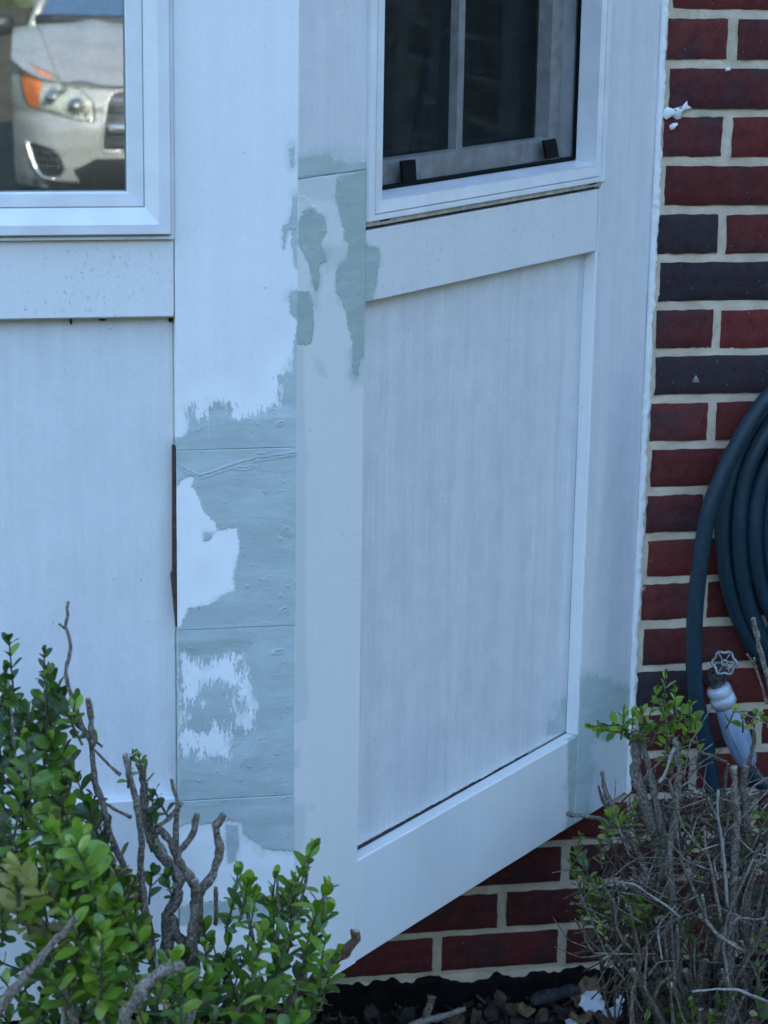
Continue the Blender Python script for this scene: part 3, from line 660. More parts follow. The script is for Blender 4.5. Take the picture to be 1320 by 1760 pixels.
# angled window
NF = 0.0045
V, Fc = ring_frame(PA, 0.1545, 0.7105, 1.2488, 1.98, [(0,-0.02),(0,NF),(0.0008,NF+.0007),(0.0105,NF+.0007,0.0070),(0.0110,NF-.0035,0.0072),(0.0124,NF-.0035,0.0079),(0.0130,NF+.0003,0.0082),(0.0255,NF-.0006,0.0225),(0.0262,NF,0.0232),(0.0268,-0.0285,0.0275)])
wa_ = bevel(mk('side_window_frame', V, Fc, M['vinyl'], bay), 0.0006, 1)
mb = MB(); mb.fbox(PA, 0.1585, 0.7100, 1.2430, 1.2486, -0.02, 0.0015); mb.build('sill_lip', M['beige_lip'], wa_)
mb = MB(); mb.fbox(PA, 0.1592, 0.7095, 1.2384, 1.2429, -0.02, -0.0085); mb.build('open_joint', simple('sill_shadow_green', (0.055,0.065,0.055), 0.9, 0.5, 90), wa_)  # recessed joint in dark green, painting the shadow band below the sill
mb = MB()
for t in (0.1850, 0.6760): mb.fbox(PA, t-.012, t+.008, 1.2466, 1.2484, -0.01, 0.0021)
mb.build('weep_slot', M['black'], wa_)
V, Fc = ring_frame(PA, 0.1650, 0.7000, 1.262, 1.97, [(0.0,-0.030),(0.0160,-0.030,0.0150),(0.0165,-0.026,0.0158),(0.0172,-0.026,0.0192),(0.0178,-0.031,0.0196)])
mk('screen_frame', V, Fc, M['black'], wa_)
sb = MB(); sb.fbox(PA, 0.1600, 0.2060, 1.2815, 1.965, -0.052, -0.0335); sb.build('jamb_channel', M['vinyl'], wa_)
V, Fc = ring_frame(PA, 0.2062, 0.69, 1.2790, 1.96, [(0,-0.06),(0,-0.0395),(0.0008,-0.0390),(0.0260,-0.0390,0.0285),(0.0268,-0.0400,0.0290),(0.0270,-0.06,0.0292)])
s_ = bevel(mk('sash', V, Fc, M['vinyl_dirty'], wa_), 0.0006, 1)
t1 = 0.4325
mb = MB(); mb.fbox(PA, t1-.007, t1+.007, 1.306, 1.94, -0.064, -0.052); mb.build('muntin', M['vinyl_dirty'], wa_)
mb = MB(); mb.fbox(PA, 0.225, 0.67, 1.300, 1.94, -0.072, -0.068); mb.build('pane', M['glass_side'], wa_)
mb = MB(); mb.fbox(PA, 0.1812, 0.6835, 1.2805, 1.952, -0.0290, -0.0284); mb.build('screen_mesh', M['screen'], wa_)
def tpx(px, py, n):                      # point on the angled side's plane at depth n
    nP = Vector((C45, -C45, 0)); d = ray(px, py); k = (n - CAM.dot(nP))/d.dot(nP); h = CAM + d*k
    return (-C45*h.x - C45*h.y, h.z)
for quad in ([(690,277),(715,274),(717,312),(694,316)], [(935,242),(956,238),(962,270),(940,274)]):
    a = [tpx(x, y, -0.025) for x, y in quad]; mb = MB()
    pts = [PA(t, z, -0.025) for t, z in a]; back = [PA(t, z, -0.0282) for t, z in a]
    mb.add(pts+back, [(0,1,2,3),(0,4,5,1),(1,5,6,2),(2,6,7,3),(3,7,4,0)]); bevel(mb.build('pull_tab', M['black'], wa_), 0.0008, 1)
# things seen dimly inside
mb = MB(); t0, _ = tpx(897, 100, -0.16); t1_, _ = tpx(946, 100, -0.16); mb.fbox(PA, t1_, t0, 0.9, 2.2, -0.19, -0.16)
o = mb.build('interior_casing', M['int_trim'], wa_)
a, b = tpx(739, 92, -0.13), tpx(712, 262, -0.13); mb = MB()
mb.tube([PA(a[0], a[1], -0.13), PA(b[0], b[1], -0.13), PA(b[0]+(b[0]-a[0])*2, b[1]+(b[1]-a[1])*2.0, -0.13)], 0.0075, 10)
tag(mb.build('leaning_rod', M['int_trim'], None, True), 'pale rod leaning inside the dark side window', 'rod')

# ------------------------------------------------------------------ garden hose, tap
HN = 0.05
def hp(px, py, n=HN): return at(px, py, -n)
hose_pts = [hp(1283,1318,0.075), hp(1300,1338,0.075), hp(1330,1356,0.075), hp(1400,1350,0.07), hp(1500,1230,0.06), hp(1600,1060,0.05), hp(1640,900,0.05)]
KL = [(1392,170,.086),(1354,190,.080),(1325,204,.072),(1298,222,.064),(1269,276,.050),(1240,286,.036)]     # where each turn passes on the left: column, half height, stand-off
for i in range(-10, 24*(len(KL)-1)+19):
    f = i/24; g_ = min(len(KL)-1.001, max(0.0, f)); k = int(g_); u = g_-k; l, b_, n = [p+(q-p)*u for p, q in zip(KL[k], KL[k+1])]
    th = math.pi - 2*math.pi*f; a_ = 1468-l
    hose_pts.append(hp(1468+a_*math.cos(th)*(1+.012*math.sin(2*th+k)), 908+b_*math.sin(th)*(1.08 if math.sin(th) > 0 else .97), n+.006*math.sin(3*th+k)))
hose_pts += [hp(1400,622,.072), hp(1345,660,.078), hp(1305,702,.078), hp(1264,770,.076), hp(1236,830,.075), hp(1216,887,.074), hp(1202,978,.072), hp(1195,1046,.07), hp(1193,1110,.07), hp(1194,1173,.07), hp(1205,1242,.07), hp(1215,1287,.07), hp(1222,1333,.07), hp(1232,1390,.072), hp(1250,1450,.08), hp(1290,1530,.09), hp(1350,1620,.10), hp(1420,1690,.11)]
mb = MB(); mb.tube(spline(hose_pts, 5), 0.0120, 14)
hose = tag(mb.build('garden_hose', M['hose'], None, True), 'coiled navy blue rubber garden hose hanging on the brick wall', 'hose')
hb = hp(1470, 640, 0.0)
hang = root('hose_hanger', (hb.x, 0, hb.z), 'grey metal hose hanger holding the blue coil on the brick wall', 'hose hanger')
mb = MB(); mb.box((hb.x-.05, -0.012, hb.z-.05), (hb.x+.05, -0.004, hb.z+.05)); bevel(mb.build('back_plate', M['zinc'], hang), .003)
mb = MB(); mb.tube(spline([(hb.x-.10,-.02,hb.z-.03),(hb.x-.07,-.06,hb.z+.0),(hb.x,-.075,hb.z+.012),(hb.x+.07,-.06,hb.z),(hb.x+.10,-.02,hb.z-.03)], 5), 0.006, 8); mb.tube([(hb.x,-.01,hb.z),(hb.x,-.11,hb.z+.005),(hb.x,-.115,hb.z+.04)], .006, 8)
mb.build('cradle', M['zinc'], hang, True)

tap = root('outdoor_tap', tuple(at(1240,1165,0)), 'small brass outdoor tap with a grey star-shaped handwheel on bricks', 'tap')
def lathe(mb, a, b, prof, seg=14, mi=0):
    a = Vector(a); b = Vector(b); d = b-a; mb.tube([a+d*t for t, r in prof], [r for t, r in prof], seg, True, mi)
wallp = at(1228,1165,0.0); knee = at(1232,1163,-0.055); outl = at(1238,1190,-0.075); wheel = at(1245,1139.5,-0.085)
mb = MB(); lathe(mb, wallp, knee, [(0,.017),(.1,.017),(.12,.011),(.6,.011),(.62,.014),(1,.0135)]); lathe(mb, knee, outl, [(-.35,.012),(.2,.0135),(.7,.0125),(.72,.0145),(1.0,.0145)])
mb.build('valve_body', M['brass'], tap, True)
mb = MB(); lathe(mb, knee, wheel, [(-.1,.0125),(.35,.0125),(.37,.009),(.7,.009),(.72,.004),(1,.004)]); mb.build('stem', M['brass'], tap, True)
ax = (wheel-knee).normalized(); ax = (ax*0.45 + (CAM-wheel).normalized()*0.55).normalized(); e1 = ax.cross(Vector((0,0,1))).normalized(); e2 = ax.cross(e1)
rimp = []
for k in range(61):
    th = 2*math.pi*k/60; r = 0.0165+0.0018*math.cos(6*th); rimp.append(wheel + (e1*math.cos(th)+e2*math.sin(th))*r)
mb = MB(); mb.tube(rimp, 0.0021, 8, False)
for k in range(6):
    th = 2*math.pi*k/6; d = e1*math.cos(th)+e2*math.sin(th); mb.tube([wheel+d*.0035-ax*.002, wheel+d*.0175], 0.0015, 6)
hub = [wheel + (e1*math.cos(t)+e2*math.sin(t))*.0042 for t in np.linspace(0, 2*math.pi, 17)]; mb.tube(hub, 0.0018, 6, False)
mb.build('handwheel', M['zinc'], tap, True)
def sleeve_mat():
    mt, nt, out = new_mat('milky_plastic'); pos = position(nt)
    p = principled(nt, out, mix(nt, ramp(nt, noise(nt, pos, 60, 3), .3, .7), (0.30,0.39,0.52), (0.40,0.48,0.60)), 0.3)
    tl = nd(nt, 'ShaderNodeBsdfTranslucent', {'Color': (0.42,0.52,0.68,1)}); mx = nd(nt, 'ShaderNodeMixShader', {0: 0.4, 1: p.outputs[0], 2: tl.outputs[0]})
    nt.links.new(mx.outputs[0], out.inputs[0]); return mt
slm = sleeve_mat()
a, b = at(1236,1186,-0.078), at(1287,1316,-0.083)
slv = root('hose_connector', tuple(b), 'milky translucent plastic hose connector hanging below the tap', 'hose connector')
mb = MB(); d = b-a; sp_ = []; rr = []
prof = [(0.20,.0150),(.26,.0165),(.40,.0178),(.60,.0185),(.80,.0178),(.92,.0158),(.98,.0125),(1.0,.009)]
mb.tube([a+d*t for t, r in prof], [r for t, r in prof], 20); o = mb.build('sleeve', slm, slv, True)
mb = MB()
for k in range(6):
    th = 2*math.pi*k/6; e1_ = d.normalized().cross(Vector((0,1,0))).normalized(); e2_ = d.normalized().cross(e1_); q = e1_*math.cos(th)+e2_*math.sin(th)
    mb.tube([a+d*.34+q*.0165, a+d*.6+q*.0178, a+d*.85+q*.0162], [.0012,.0022,.0012], 6)
mb.build('rib', slm, o, True)
mb = MB(); prof = [(-.04,.0165),(-.02,.0178),(.05,.0182),(.06,.0172),(.08,.0172),(.09,.0186),(.17,.0192),(.18,.0172),(.215,.0165)]
mb.tube([a+d*t for t, r in prof], [r for t, r in prof], 20); mb.build('collar', simple('frosted_collar', (0.42,0.47,0.53), .4, .2, 80), slv, True)

# ------------------------------------------------------------------ shrubs
def bark_mat(name, a, b, spot):
    mt, nt, out = new_mat(name); pos = position(nt)
    n1 = noise(nt, pos, 230, 4, 0.75); n2 = noise(nt, pos, 480, 4, 0.7); n3 = noise(nt, pos, 110, 3)
    col = mix(nt, ramp(nt, n1, 0.35, 0.68), a, b); col = mix(nt, ramp(nt, n2, 0.55, 0.68, 0, .85), col, spot)
    col = mix(nt, ramp(nt, n3, 0.62, 0.75, 0, .7), col, tuple(c*.45 for c in a))
    principled(nt, out, col, 0.9, math_(nt, 'ADD', n1, n2), 0.9, 0.003); return mt
M['bark'] = bark_mat('grey_bark', (0.075,0.057,0.042), (0.33,0.28,0.225), (0.58,0.53,0.46))
M['bark_dark'] = bark_mat('dark_bark', (0.050,0.036,0.025), (0.190,0.145,0.105), (0.48,0.42,0.34))
M['bark_red'] = bark_mat('torn_brown_bark', (0.10,0.05,0.03), (0.20,0.11,0.07), (0.28,0.18,0.12))
M['bark_pale'] = bark_mat('bleached_wood', (0.28,0.25,0.22), (0.42,0.40,0.37), (0.5,0.48,0.45))
M['cutwood'] = simple('cut_wood', (0.40,0.34,0.27), 0.9, 0.4, 200)
def leaf_mat(name, c1, c2, tl=0.28):
    mt, nt, out = new_mat(name); oc = position(nt); rnd = nd(nt, 'ShaderNodeObjectInfo').outputs['Random']
    n = noise(nt, oc, 55, 3); k = ramp(nt, math_(nt, 'MULTIPLY_ADD', rnd, 0.25, n), 0.35, 0.85)
    col = mix(nt, k, c1, c2)
    col = mix(nt, math_(nt, 'MULTIPLY', specks(nt, oc, 85, 0.10, 0.30), 0.7), col, (0.16,0.11,0.045))
    p = principled(nt, out, col, 0.30, noise(nt, oc, 600, 2), 0.15, 0.0006, **{'Specular IOR Level': 0.55})
    t = nd(nt, 'ShaderNodeBsdfTranslucent'); nt.links.new(mix(nt, 1.0, col, (1.3,1.5,0.7), 'MULTIPLY'), t.inputs[0])
    mx = nd(nt, 'ShaderNodeMixShader', {0: tl, 1: p.outputs[0], 2: t.outputs[0]}); nt.links.new(mx.outputs[0], out.inputs[0]); return mt
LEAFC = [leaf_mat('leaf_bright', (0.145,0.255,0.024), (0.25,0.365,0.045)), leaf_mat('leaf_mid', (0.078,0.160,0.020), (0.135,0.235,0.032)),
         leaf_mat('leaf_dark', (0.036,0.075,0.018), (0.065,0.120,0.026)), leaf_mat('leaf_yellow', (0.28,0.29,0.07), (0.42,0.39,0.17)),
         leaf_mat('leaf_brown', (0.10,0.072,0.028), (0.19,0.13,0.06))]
def leaf_mesh(ci, v):
    st = [(0.0,0.03),(0.18,0.155),(0.42,0.262),(0.66,0.285),(0.86,0.20),(0.97,0.085)]
    bend = (0.10, -0.06, 0.22)[v]; fold = (0.07, 0.10, 0.04)[v]
    V = []; Fc = []
    for x, w in st:
        z = -bend*x*x
        V += [(x, w, z+fold*w/0.28), (x, 0, z), (x, -w, z+fold*w/0.28)]
    for i in range(len(st)-1):
        a = 3*i; Fc += [(a, a+3, a+4, a+1), (a+1, a+4, a+5, a+2)]
    me = bpy.data.meshes.new('leaf'); me.from_pydata(V, [], Fc); me.update(); me.materials.append(LEAFC[ci])
    me.polygons.foreach_set('use_smooth', np.ones(len(me.polygons), bool)); return me, V, Fc
LM = [[leaf_mesh(c, v) for v in range(3)] for c in range(len(LEAFC))]

class Shrub:
    def __init__(s, name, base, label, n_single=300):
        s.root = root(name, base, label, 'shrub'); s.leaves = []; s.tw = MB(); s.n = n_single; s.base = Vector(base)
    def branch(s, pts, r0, r1, mat='bark', cut=True, wob=0.55, name='branch', k=5, seg=10):
        A_ = spline(pts, k); B_ = []                     # half smooth, half angular: wood bends in kinks
        for a, b in zip(pts[:-1], pts[1:]): B_ += [Vector(a).lerp(Vector(b), j/k) for j in range(k)]
        B_.append(Vector(pts[-1])); P = [a.lerp(b, .6) for a, b in zip(A_, B_)]; n = len(P); mb = MB()
        P = [p + Vector((mnoise.noise(p*60+Vector((3,0,0))) + .6*mnoise.noise(p*170+Vector((3,0,0))), mnoise.noise(p*60+Vector((0,7,0))), 0))*r0*0.42 for p in P]
        mb.tube(P, [(r0+(r1-r0)*i/(n-1))*(1+.28*mnoise.noise(P[i]*110)) for i in range(n)], seg, False, 0, wob)
        L = len(mb.v); mb.f.append(tuple(range(L-seg, L))); mb.mi.append(1); mb.f.append(tuple(range(seg))[::-1]); mb.mi.append(0)
        return mb.build(name, None, s.root, True, [M[mat], M['cutwood'] if cut else M[mat]])
    def sprig(s, tip, d, length, pairs, L, wts, stem=0.0011, curl=0.15):
        tip = Vector(tip); d = Vector(d).normalized(); side = d.cross(Vector((random.uniform(-1,1), random.uniform(-1,1), .2))).normalized()
        P = []; m_ = 6
        for i in range(m_+1):
            t = i/m_; P.append(tip - d*length*(1-t) + side*curl*length*(1-t)**2)
        s.tw.tube(P, [stem*(1.3-.6*i/m_) for i in range(m_+1)], 5, False)
        a0 = random.uniform(0, math.pi)
        for i in range(pairs):
            t = (i+0.6)/pairs; f = t*m_; k = min(m_-1, int(f)); p = P[k].lerp(P[k+1], f-k); dd = (P[k+1]-P[k]).normalized()
            ref = dd.orthogonal().normalized(); q = dd.cross(ref); az = a0 + (i % 2)*math.pi/2 + random.uniform(-.3,.3)
            for sg in (0, math.pi):
                if random.random() < 0.06: continue
                rad = ref*math.cos(az+sg)+q*math.sin(az+sg); ph = R(72-42*t+random.uniform(-14,14))
                s.leaf(p, dd*math.cos(ph)+rad*math.sin(ph), dd, L*random.uniform(.78,1.12)*(1 if t < .8 else .78), wts)
        s.leaf(tip, d+side*.3, -side, L*.6, wts); s.leaf(tip, d-side*.3, side, L*.55, wts)
    def leaf(s, p, x, up, L, wts):
        x = Vector(x).normalized(); z = (Vector(up) - x*Vector(up).dot(x))
        z = (z.normalized() + Vector((random.uniform(-.25,.25), random.uniform(-.25,.25), random.uniform(-.1,.35)))).normalized(); z = (z - x*z.dot(x)).normalized()
        y = z.cross(x); L *= random.choice((.72,.95,1.05,1.12,1.25))
        mt = Matrix((x, y, z)).transposed().to_4x4() @ Matrix.Diagonal((L, L*random.uniform(.85,1.25), L*random.uniform(.6,1.8), 1)); mt.translation = p
        s.leaves.append((mt, random.choices(range(5), wts)[0], random.randrange(3)))
    def finish(s):
        C = np.array([lf[0] @ Vector((.5,0,0)) for lf in s.leaves]); px = proj(C); dep = (C-np.array(CAM)) @ np.array(FWD)
        ok = (px[:,0] > 4) & (px[:,0] < 1316) & (px[:,1] > 4) & (px[:,1] < 1754); order = np.argsort(dep); cell = {}; chosen = []
        for rank in (1, 2, 3):
            for i in order:
                if not ok[i] or i in chosen_set(chosen): continue
                key = (int(px[i,0]//20), int(px[i,1]//20))
                if cell.get(key, 0) < rank:
                    cell[key] = cell.get(key, 0)+1
                    fac = abs((Vector(C[i])-CAM).normalized().dot(s.leaves[i][0].to_3x3().col[2].normalized()))
                    chosen.append((rank-fac*.6*FPX*s.leaves[i][0].to_scale().x/dep[i]/30, i))
            if len(chosen) > s.n: break
        pick = set(i for _, i in sorted(chosen)[:s.n])
        inv = Matrix.Translation(-s.base)
        for i in pick:
            mt, c, v = s.leaves[i]; o = bpy.data.objects.new('leaf', LM[c][v][0]); COL.objects.link(o); o.parent = s.root; o.matrix_local = inv @ mt
        if len(pick) < len(s.leaves):
            mb = MB()
            for i, (mt, c, v) in enumerate(s.leaves):
                if i in pick: continue
                mb.add([mt @ Vector(q) for q in LM[c][v][1]], LM[c][v][2], c)
            o = mb.build('leaves', None, s.root, True, LEAFC); o['kind'] = 'stuff'
        if s.tw.v:
            o = s.tw.build('twigs', M['bark_dark'], s.root, True); o['kind'] = 'stuff'
def chosen_set(ch): return {i for _, i in ch}
def in_poly(poly):
    xs_ = [p[0] for p in poly]; ys_ = [p[1] for p in poly]
    while True:
        q = np.array([[random.uniform(min(xs_), max(xs_)), random.uniform(min(ys_), max(ys_))]])
        if sdf(poly, q)[0] > 0: return q[0]

# ---- left shrub
bx = at(250, 2300, -0.95)
LS = Shrub('boxwood_shrub', (at(230,1760,-0.95).x, -0.95, 0.0), 'leafy green boxwood shrub with bare pruned stems before the left panel')
def lp(pts, Y=-0.95, dY=0.0): return [at(x, y, Y + dY*i/max(1, len(pts)-1)) for i, (x, y) in enumerate(pts)]
px2m = 0.00056
LST = [([(117,1034),(113,1067),(121,1114),(113,1161),(124,1198),(141,1245),(157,1283),(162,1339),(178,1386),(188,1433),(211,1485),(235,1532),(256,1584),(270,1700)], 3.4, 11, -0.93),
 ([(101,1072),(108,1076),(113,1080)], 3, 5, -0.93),
 ([(151,1201),(157,1241),(159,1283)], 7, 7, -0.935), ([(162,1288),(188,1316),(207,1332)], 3, 4, -0.93), ([(183,1382),(205,1395),(225,1405)], 3, 5, -0.93),
 ([(214,1297),(225,1339),(235,1386),(242,1443),(242,1490),(247,1541),(255,1640)], 8, 10, -0.97),
 ([(242,1311),(247,1358),(249,1405),(268,1452),(291,1485),(308,1513),(303,1541),(289,1574),(285,1680)], 11, 17, -0.95),
 ([(272,1424),(291,1447),(305,1476),(324,1509),(338,1537),(342,1620)], 10, 13, -0.94),
 ([(294,1339),(305,1386),(301,1429),(303,1466),(312,1500)], 4, 9, -0.94), ([(314,1379),(291,1405),(265,1426)], 5, 5, -0.965),
 ([(340,1398),(331,1433),(310,1462),(306,1480)], 7, 9, -0.96),
 ([(385,1398),(373,1420),(376,1466),(366,1504),(345,1532),(336,1560),(331,1612),(335,1700)], 10, 13, -0.96),
 ([(371,1525),(371,1555),(370,1590)], 6, 6, -0.93), ([(336,1512),(338,1545),(330,1590),(320,1660)], 9, 11, -0.97),
 ([(290,1575),(300,1600),(330,1640)], 14, 12, -0.95),
 ([(315,1659),(282,1668),(254,1687),(230,1720),(211,1753),(200,1820)], 13, 17, -1.22),
 ([(131,1577),(99,1612),(61,1659),(28,1696),(-10,1745)], 8, 12, -1.20), ([(162,1645),(162,1696),(174,1734),(180,1800)], 6, 8, -1.10),
 ([(110,1710),(109,1735),(108,1775)], 6, 6, -1.12), ([(40,1240),(60,1320),(70,1400),(90,1500),(110,1600)], 4, 8, -0.95), ([(20,1215),(25,1300),(50,1420)], 3, 6, -0.97)]
for pts, r0, r1, Y in LST:
    mt_ = 'bark_pale' if pts[0] == (110,1710) else 'bark'
    w = lp(pts, Y, -0.0); sc_ = (w[0]-CAM).length/FPX
    LS.branch(w[::-1], r1*sc_*.66, r0*sc_*.66, mt_)
w = lp([(613,1600),(605,1622),(592,1640),(568,1656),(535,1687),(500,1720),(440,1790)], -0.93); LS.branch(w[::-1], .0052, .0042, 'bark_red', wob=.9)
for k in range(16):                        # hidden lower frame of the shrub down to the ground
    e = at(random.uniform(-120, 520), random.uniform(1680, 1800), random.uniform(-1.15,-0.85)); b_ = Vector((bx.x+random.uniform(-.09,.09)-0.02, -0.95+random.uniform(-.07,.07), -0.02))
    LS.branch([b_, b_.lerp(e, .4)+Vector((random.uniform(-.03,.03), random.uniform(-.03,.03), 0)), e], .009, .004, 'bark', wob=.4)
def grow(shrub, poly, n, Yr, lenr, pairs, L, wts, lean=0.5, cx=250, up=1.0, curl=.15):
    for _ in range(n):
        x, y = in_poly(poly); Y = random.uniform(*Yr); tip = at(x, y, Y)
        d = Vector((lean*((x-cx)/300)+random.uniform(-.45,.45), random.uniform(-.65,.25), up+random.uniform(-.25,.2)))
        shrub.sprig(tip, d, random.uniform(*lenr), random.randint(*pairs), random.uniform(*L), wts, curl=curl)
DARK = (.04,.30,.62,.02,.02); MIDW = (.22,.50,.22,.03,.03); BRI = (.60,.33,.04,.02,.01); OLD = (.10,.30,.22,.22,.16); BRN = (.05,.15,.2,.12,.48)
ml = (0.0165, 0.0215)
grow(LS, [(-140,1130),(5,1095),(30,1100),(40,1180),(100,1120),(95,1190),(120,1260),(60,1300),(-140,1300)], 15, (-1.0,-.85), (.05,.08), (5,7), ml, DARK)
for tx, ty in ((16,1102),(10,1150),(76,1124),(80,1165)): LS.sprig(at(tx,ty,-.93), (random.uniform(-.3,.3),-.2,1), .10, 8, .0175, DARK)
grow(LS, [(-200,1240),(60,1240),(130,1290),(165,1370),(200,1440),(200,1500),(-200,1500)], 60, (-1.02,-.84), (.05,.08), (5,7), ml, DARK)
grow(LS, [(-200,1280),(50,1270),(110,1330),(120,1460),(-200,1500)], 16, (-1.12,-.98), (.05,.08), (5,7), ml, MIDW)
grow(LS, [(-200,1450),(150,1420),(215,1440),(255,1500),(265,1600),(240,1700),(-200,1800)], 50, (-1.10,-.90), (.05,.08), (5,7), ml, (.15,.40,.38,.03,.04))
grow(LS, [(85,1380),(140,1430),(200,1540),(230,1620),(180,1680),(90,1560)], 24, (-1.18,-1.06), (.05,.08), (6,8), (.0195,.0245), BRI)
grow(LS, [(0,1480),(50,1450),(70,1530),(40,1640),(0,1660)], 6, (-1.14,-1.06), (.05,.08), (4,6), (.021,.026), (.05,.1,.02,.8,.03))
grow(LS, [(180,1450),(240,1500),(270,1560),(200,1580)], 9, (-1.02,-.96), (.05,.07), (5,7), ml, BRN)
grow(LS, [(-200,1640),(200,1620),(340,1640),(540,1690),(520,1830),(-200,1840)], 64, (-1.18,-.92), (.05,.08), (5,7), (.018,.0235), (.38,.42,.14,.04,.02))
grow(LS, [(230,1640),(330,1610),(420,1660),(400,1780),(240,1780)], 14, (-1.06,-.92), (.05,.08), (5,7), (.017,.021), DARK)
for tx, ty in ((226,1300),(240,1305),(268,1362),(262,1372),(268,1410),(130,1200),(285,1505),(262,1500)): LS.sprig(at(tx,ty,-.96), (random.uniform(-.3,.3),-.2,1), .035, 3, .0165, DARK if ty > 1350 else MIDW)
right_tips = [(538,1456),(530,1486),(409,1500),(425,1520),(474,1506),(505,1508),(500,1530),(564,1524),(555,1550),(565,1565),(440,1540),(520,1560),(470,1560),(545,1590),(559,1618),(568,1655),(530,1640),(500,1600),(455,1600),(550,1690),(394,1670),(420,1690),(540,1720),(520,1745),(440,1640),(480,1650),(350,1590),(365,1620),(395,1605),(580,1640),(515,1690)]
for tx, ty in right_tips:
    LS.sprig(at(tx,ty,random.uniform(-1.03,-.93)), ((tx-420)/420+random.uniform(-.2,.2), random.uniform(-.4,.1), 1), random.uniform(.05,.075), random.randint(5,7), random.uniform(.0165,.0205), BRI if ty < 1640 else MIDW)
for pts in ([(530,1500),(515,1560),(490,1640),(450,1720),(400,1800)], [(410,1510),(425,1570),(440,1650),(420,1760)], [(560,1540),(545,1600),(520,1680),(480,1760)], [(475,1510),(480,1570),(470,1660),(440,1780)]):
    w = lp(pts, -0.97); LS.branch(w[::-1], .0028, .0014, 'bark', name='branch')
for k in range(240):                       # unseen low growth, added to keep low light from under the bay
    x = random.uniform(-1.1,.02); Y = random.uniform(-.92,-.60); zt = random.uniform(.05,.20-.33*(Y+.60))
    LS.sprig((x, Y, zt), (random.uniform(-.5,.5), random.uniform(-.5,.3), 1), .08, 6, .02, DARK)
LS.finish()

# ---- right shrub: mostly bare woody stems
RY = -0.34
RS = Shrub('pruned_shrub', (at(1180,1760,RY).x, RY, 0.0), 'hard pruned woody shrub of grey twigs beside the bay under the hose', 300)
RST = [([(1088,1262),(1092,1300),(1096,1345),(1112,1395),(1130,1450),(1150,1540),(1165,1700),(1170,1900)], 16, 20, -.36), ([(1104,1262),(1112,1310),(1125,1370),(1140,1440),(1150,1560)], 9, 12, -.37),
 ([(1033,1326),(1038,1350),(1048,1380),(1060,1410),(1090,1450),(1120,1520)], 7, 11, -.36), ([(1028,1350),(1036,1375),(1048,1400)], 5, 6, -.36), ([(975,1398),(990,1402),(1012,1404),(1036,1408),(1060,1428),(1085,1460)], 6, 8, -.36),
 ([(1158,1285),(1148,1315),(1140,1336),(1132,1345)], 5, 5, -.45), ([(1160,1270),(1168,1330),(1160,1400),(1150,1480),(1160,1580)], 9, 13, -.40),
 ([(1262,1318),(1262,1360),(1266,1420),(1262,1500),(1255,1600),(1250,1800)], 13, 16, -.42), ([(1280,1316),(1278,1360),(1284,1430),(1290,1500),(1280,1620)], 11, 14, -.42), ([(1250,1312),(1246,1350),(1240,1400),(1232,1450)], 5, 7, -.40),
 ([(1200,1292),(1225,1300),(1248,1310)], 5, 5, -.40), ([(1295,1062),(1302,1095),(1310,1130),(1322,1170),(1340,1230)], 7, 9, -.45), ([(1284,1124),(1297,1145),(1310,1180),(1318,1210)], 3, 5, -.44), ([(1296,1130),(1300,1150),(1306,1165)], 3, 3, -.44),
 ([(1294,1252),(1296,1275),(1290,1300),(1284,1325)], 6, 7, -.42), ([(1320,1245),(1300,1235),(1280,1228),(1262,1222)], 3, 3, -.43), ([(1234,1358),(1234,1400),(1240,1440),(1246,1500),(1250,1560)], 4, 6, -.44), ([(1218,1372),(1228,1395),(1238,1420)], 3, 4, -.44),
 ([(1210,1420),(1214,1460),(1226,1510),(1240,1590)], 4, 6, -.44), ([(1060,1515),(1090,1520),(1120,1540),(1150,1560),(1170,1578)], 3, 4, -.48), ([(1054,1545),(1062,1600),(1090,1640),(1110,1700)], 4, 5, -.46),
 ([(1035,1650),(1052,1640),(1070,1622),(1080,1605)], 4, 5, -.45), ([(988,1580),(1000,1600),(1020,1625),(1040,1640)], 3, 4, -.42), ([(1190,1704),(1230,1700),(1270,1702),(1320,1722)], 4, 5, -.50), ([(1330,1575),(1300,1580),(1270,1578),(1255,1590)], 3, 4, -.48)]
for pts, r0, r1, Y in RST:
    w = lp(pts, Y); sc_ = (w[0]-CAM).length/FPX; pale = pts[0] in ((1158,1285),(1190,1704),(1060,1515),(1234,1358))
    RS.branch(w[::-1], r1*sc_*.52, r0*sc_*.52, 'bark_pale' if pale else ('bark_dark' if random.random() < .55 else 'bark'), wob=.75)
poly = [(1100,1330),(1140,1320),(1200,1340),(1260,1350),(1320,1340),(1400,1340),(1400,1700),(1060,1700),(1010,1640),(990,1540),(1010,1450),(1060,1430)]
for k in range(95):
    x, y = in_poly(poly); Y = RY + random.uniform(-.14,.14); e = at(x, y, Y); h = random.uniform(90, 260)
    b_ = at(x*.66+1195*.34+random.uniform(-85,85), y+h, Y+random.uniform(-.05,.05)); mid = e.lerp(b_, .5) + Vector((random.uniform(-.02,.02), random.uniform(-.02,.02), 0))
    r = random.choice((.0010,.0012,.0014,.0017,.0020,.0026,.0036))
    RS.branch([b_, b_.lerp(mid,.6)+Vector((random.uniform(-.008,.008),0,0)), mid, e], r*1.25, r*.8, random.choice(('bark','bark_dark','bark_dark','bark_dark')), wob=.6, k=3, seg=7)
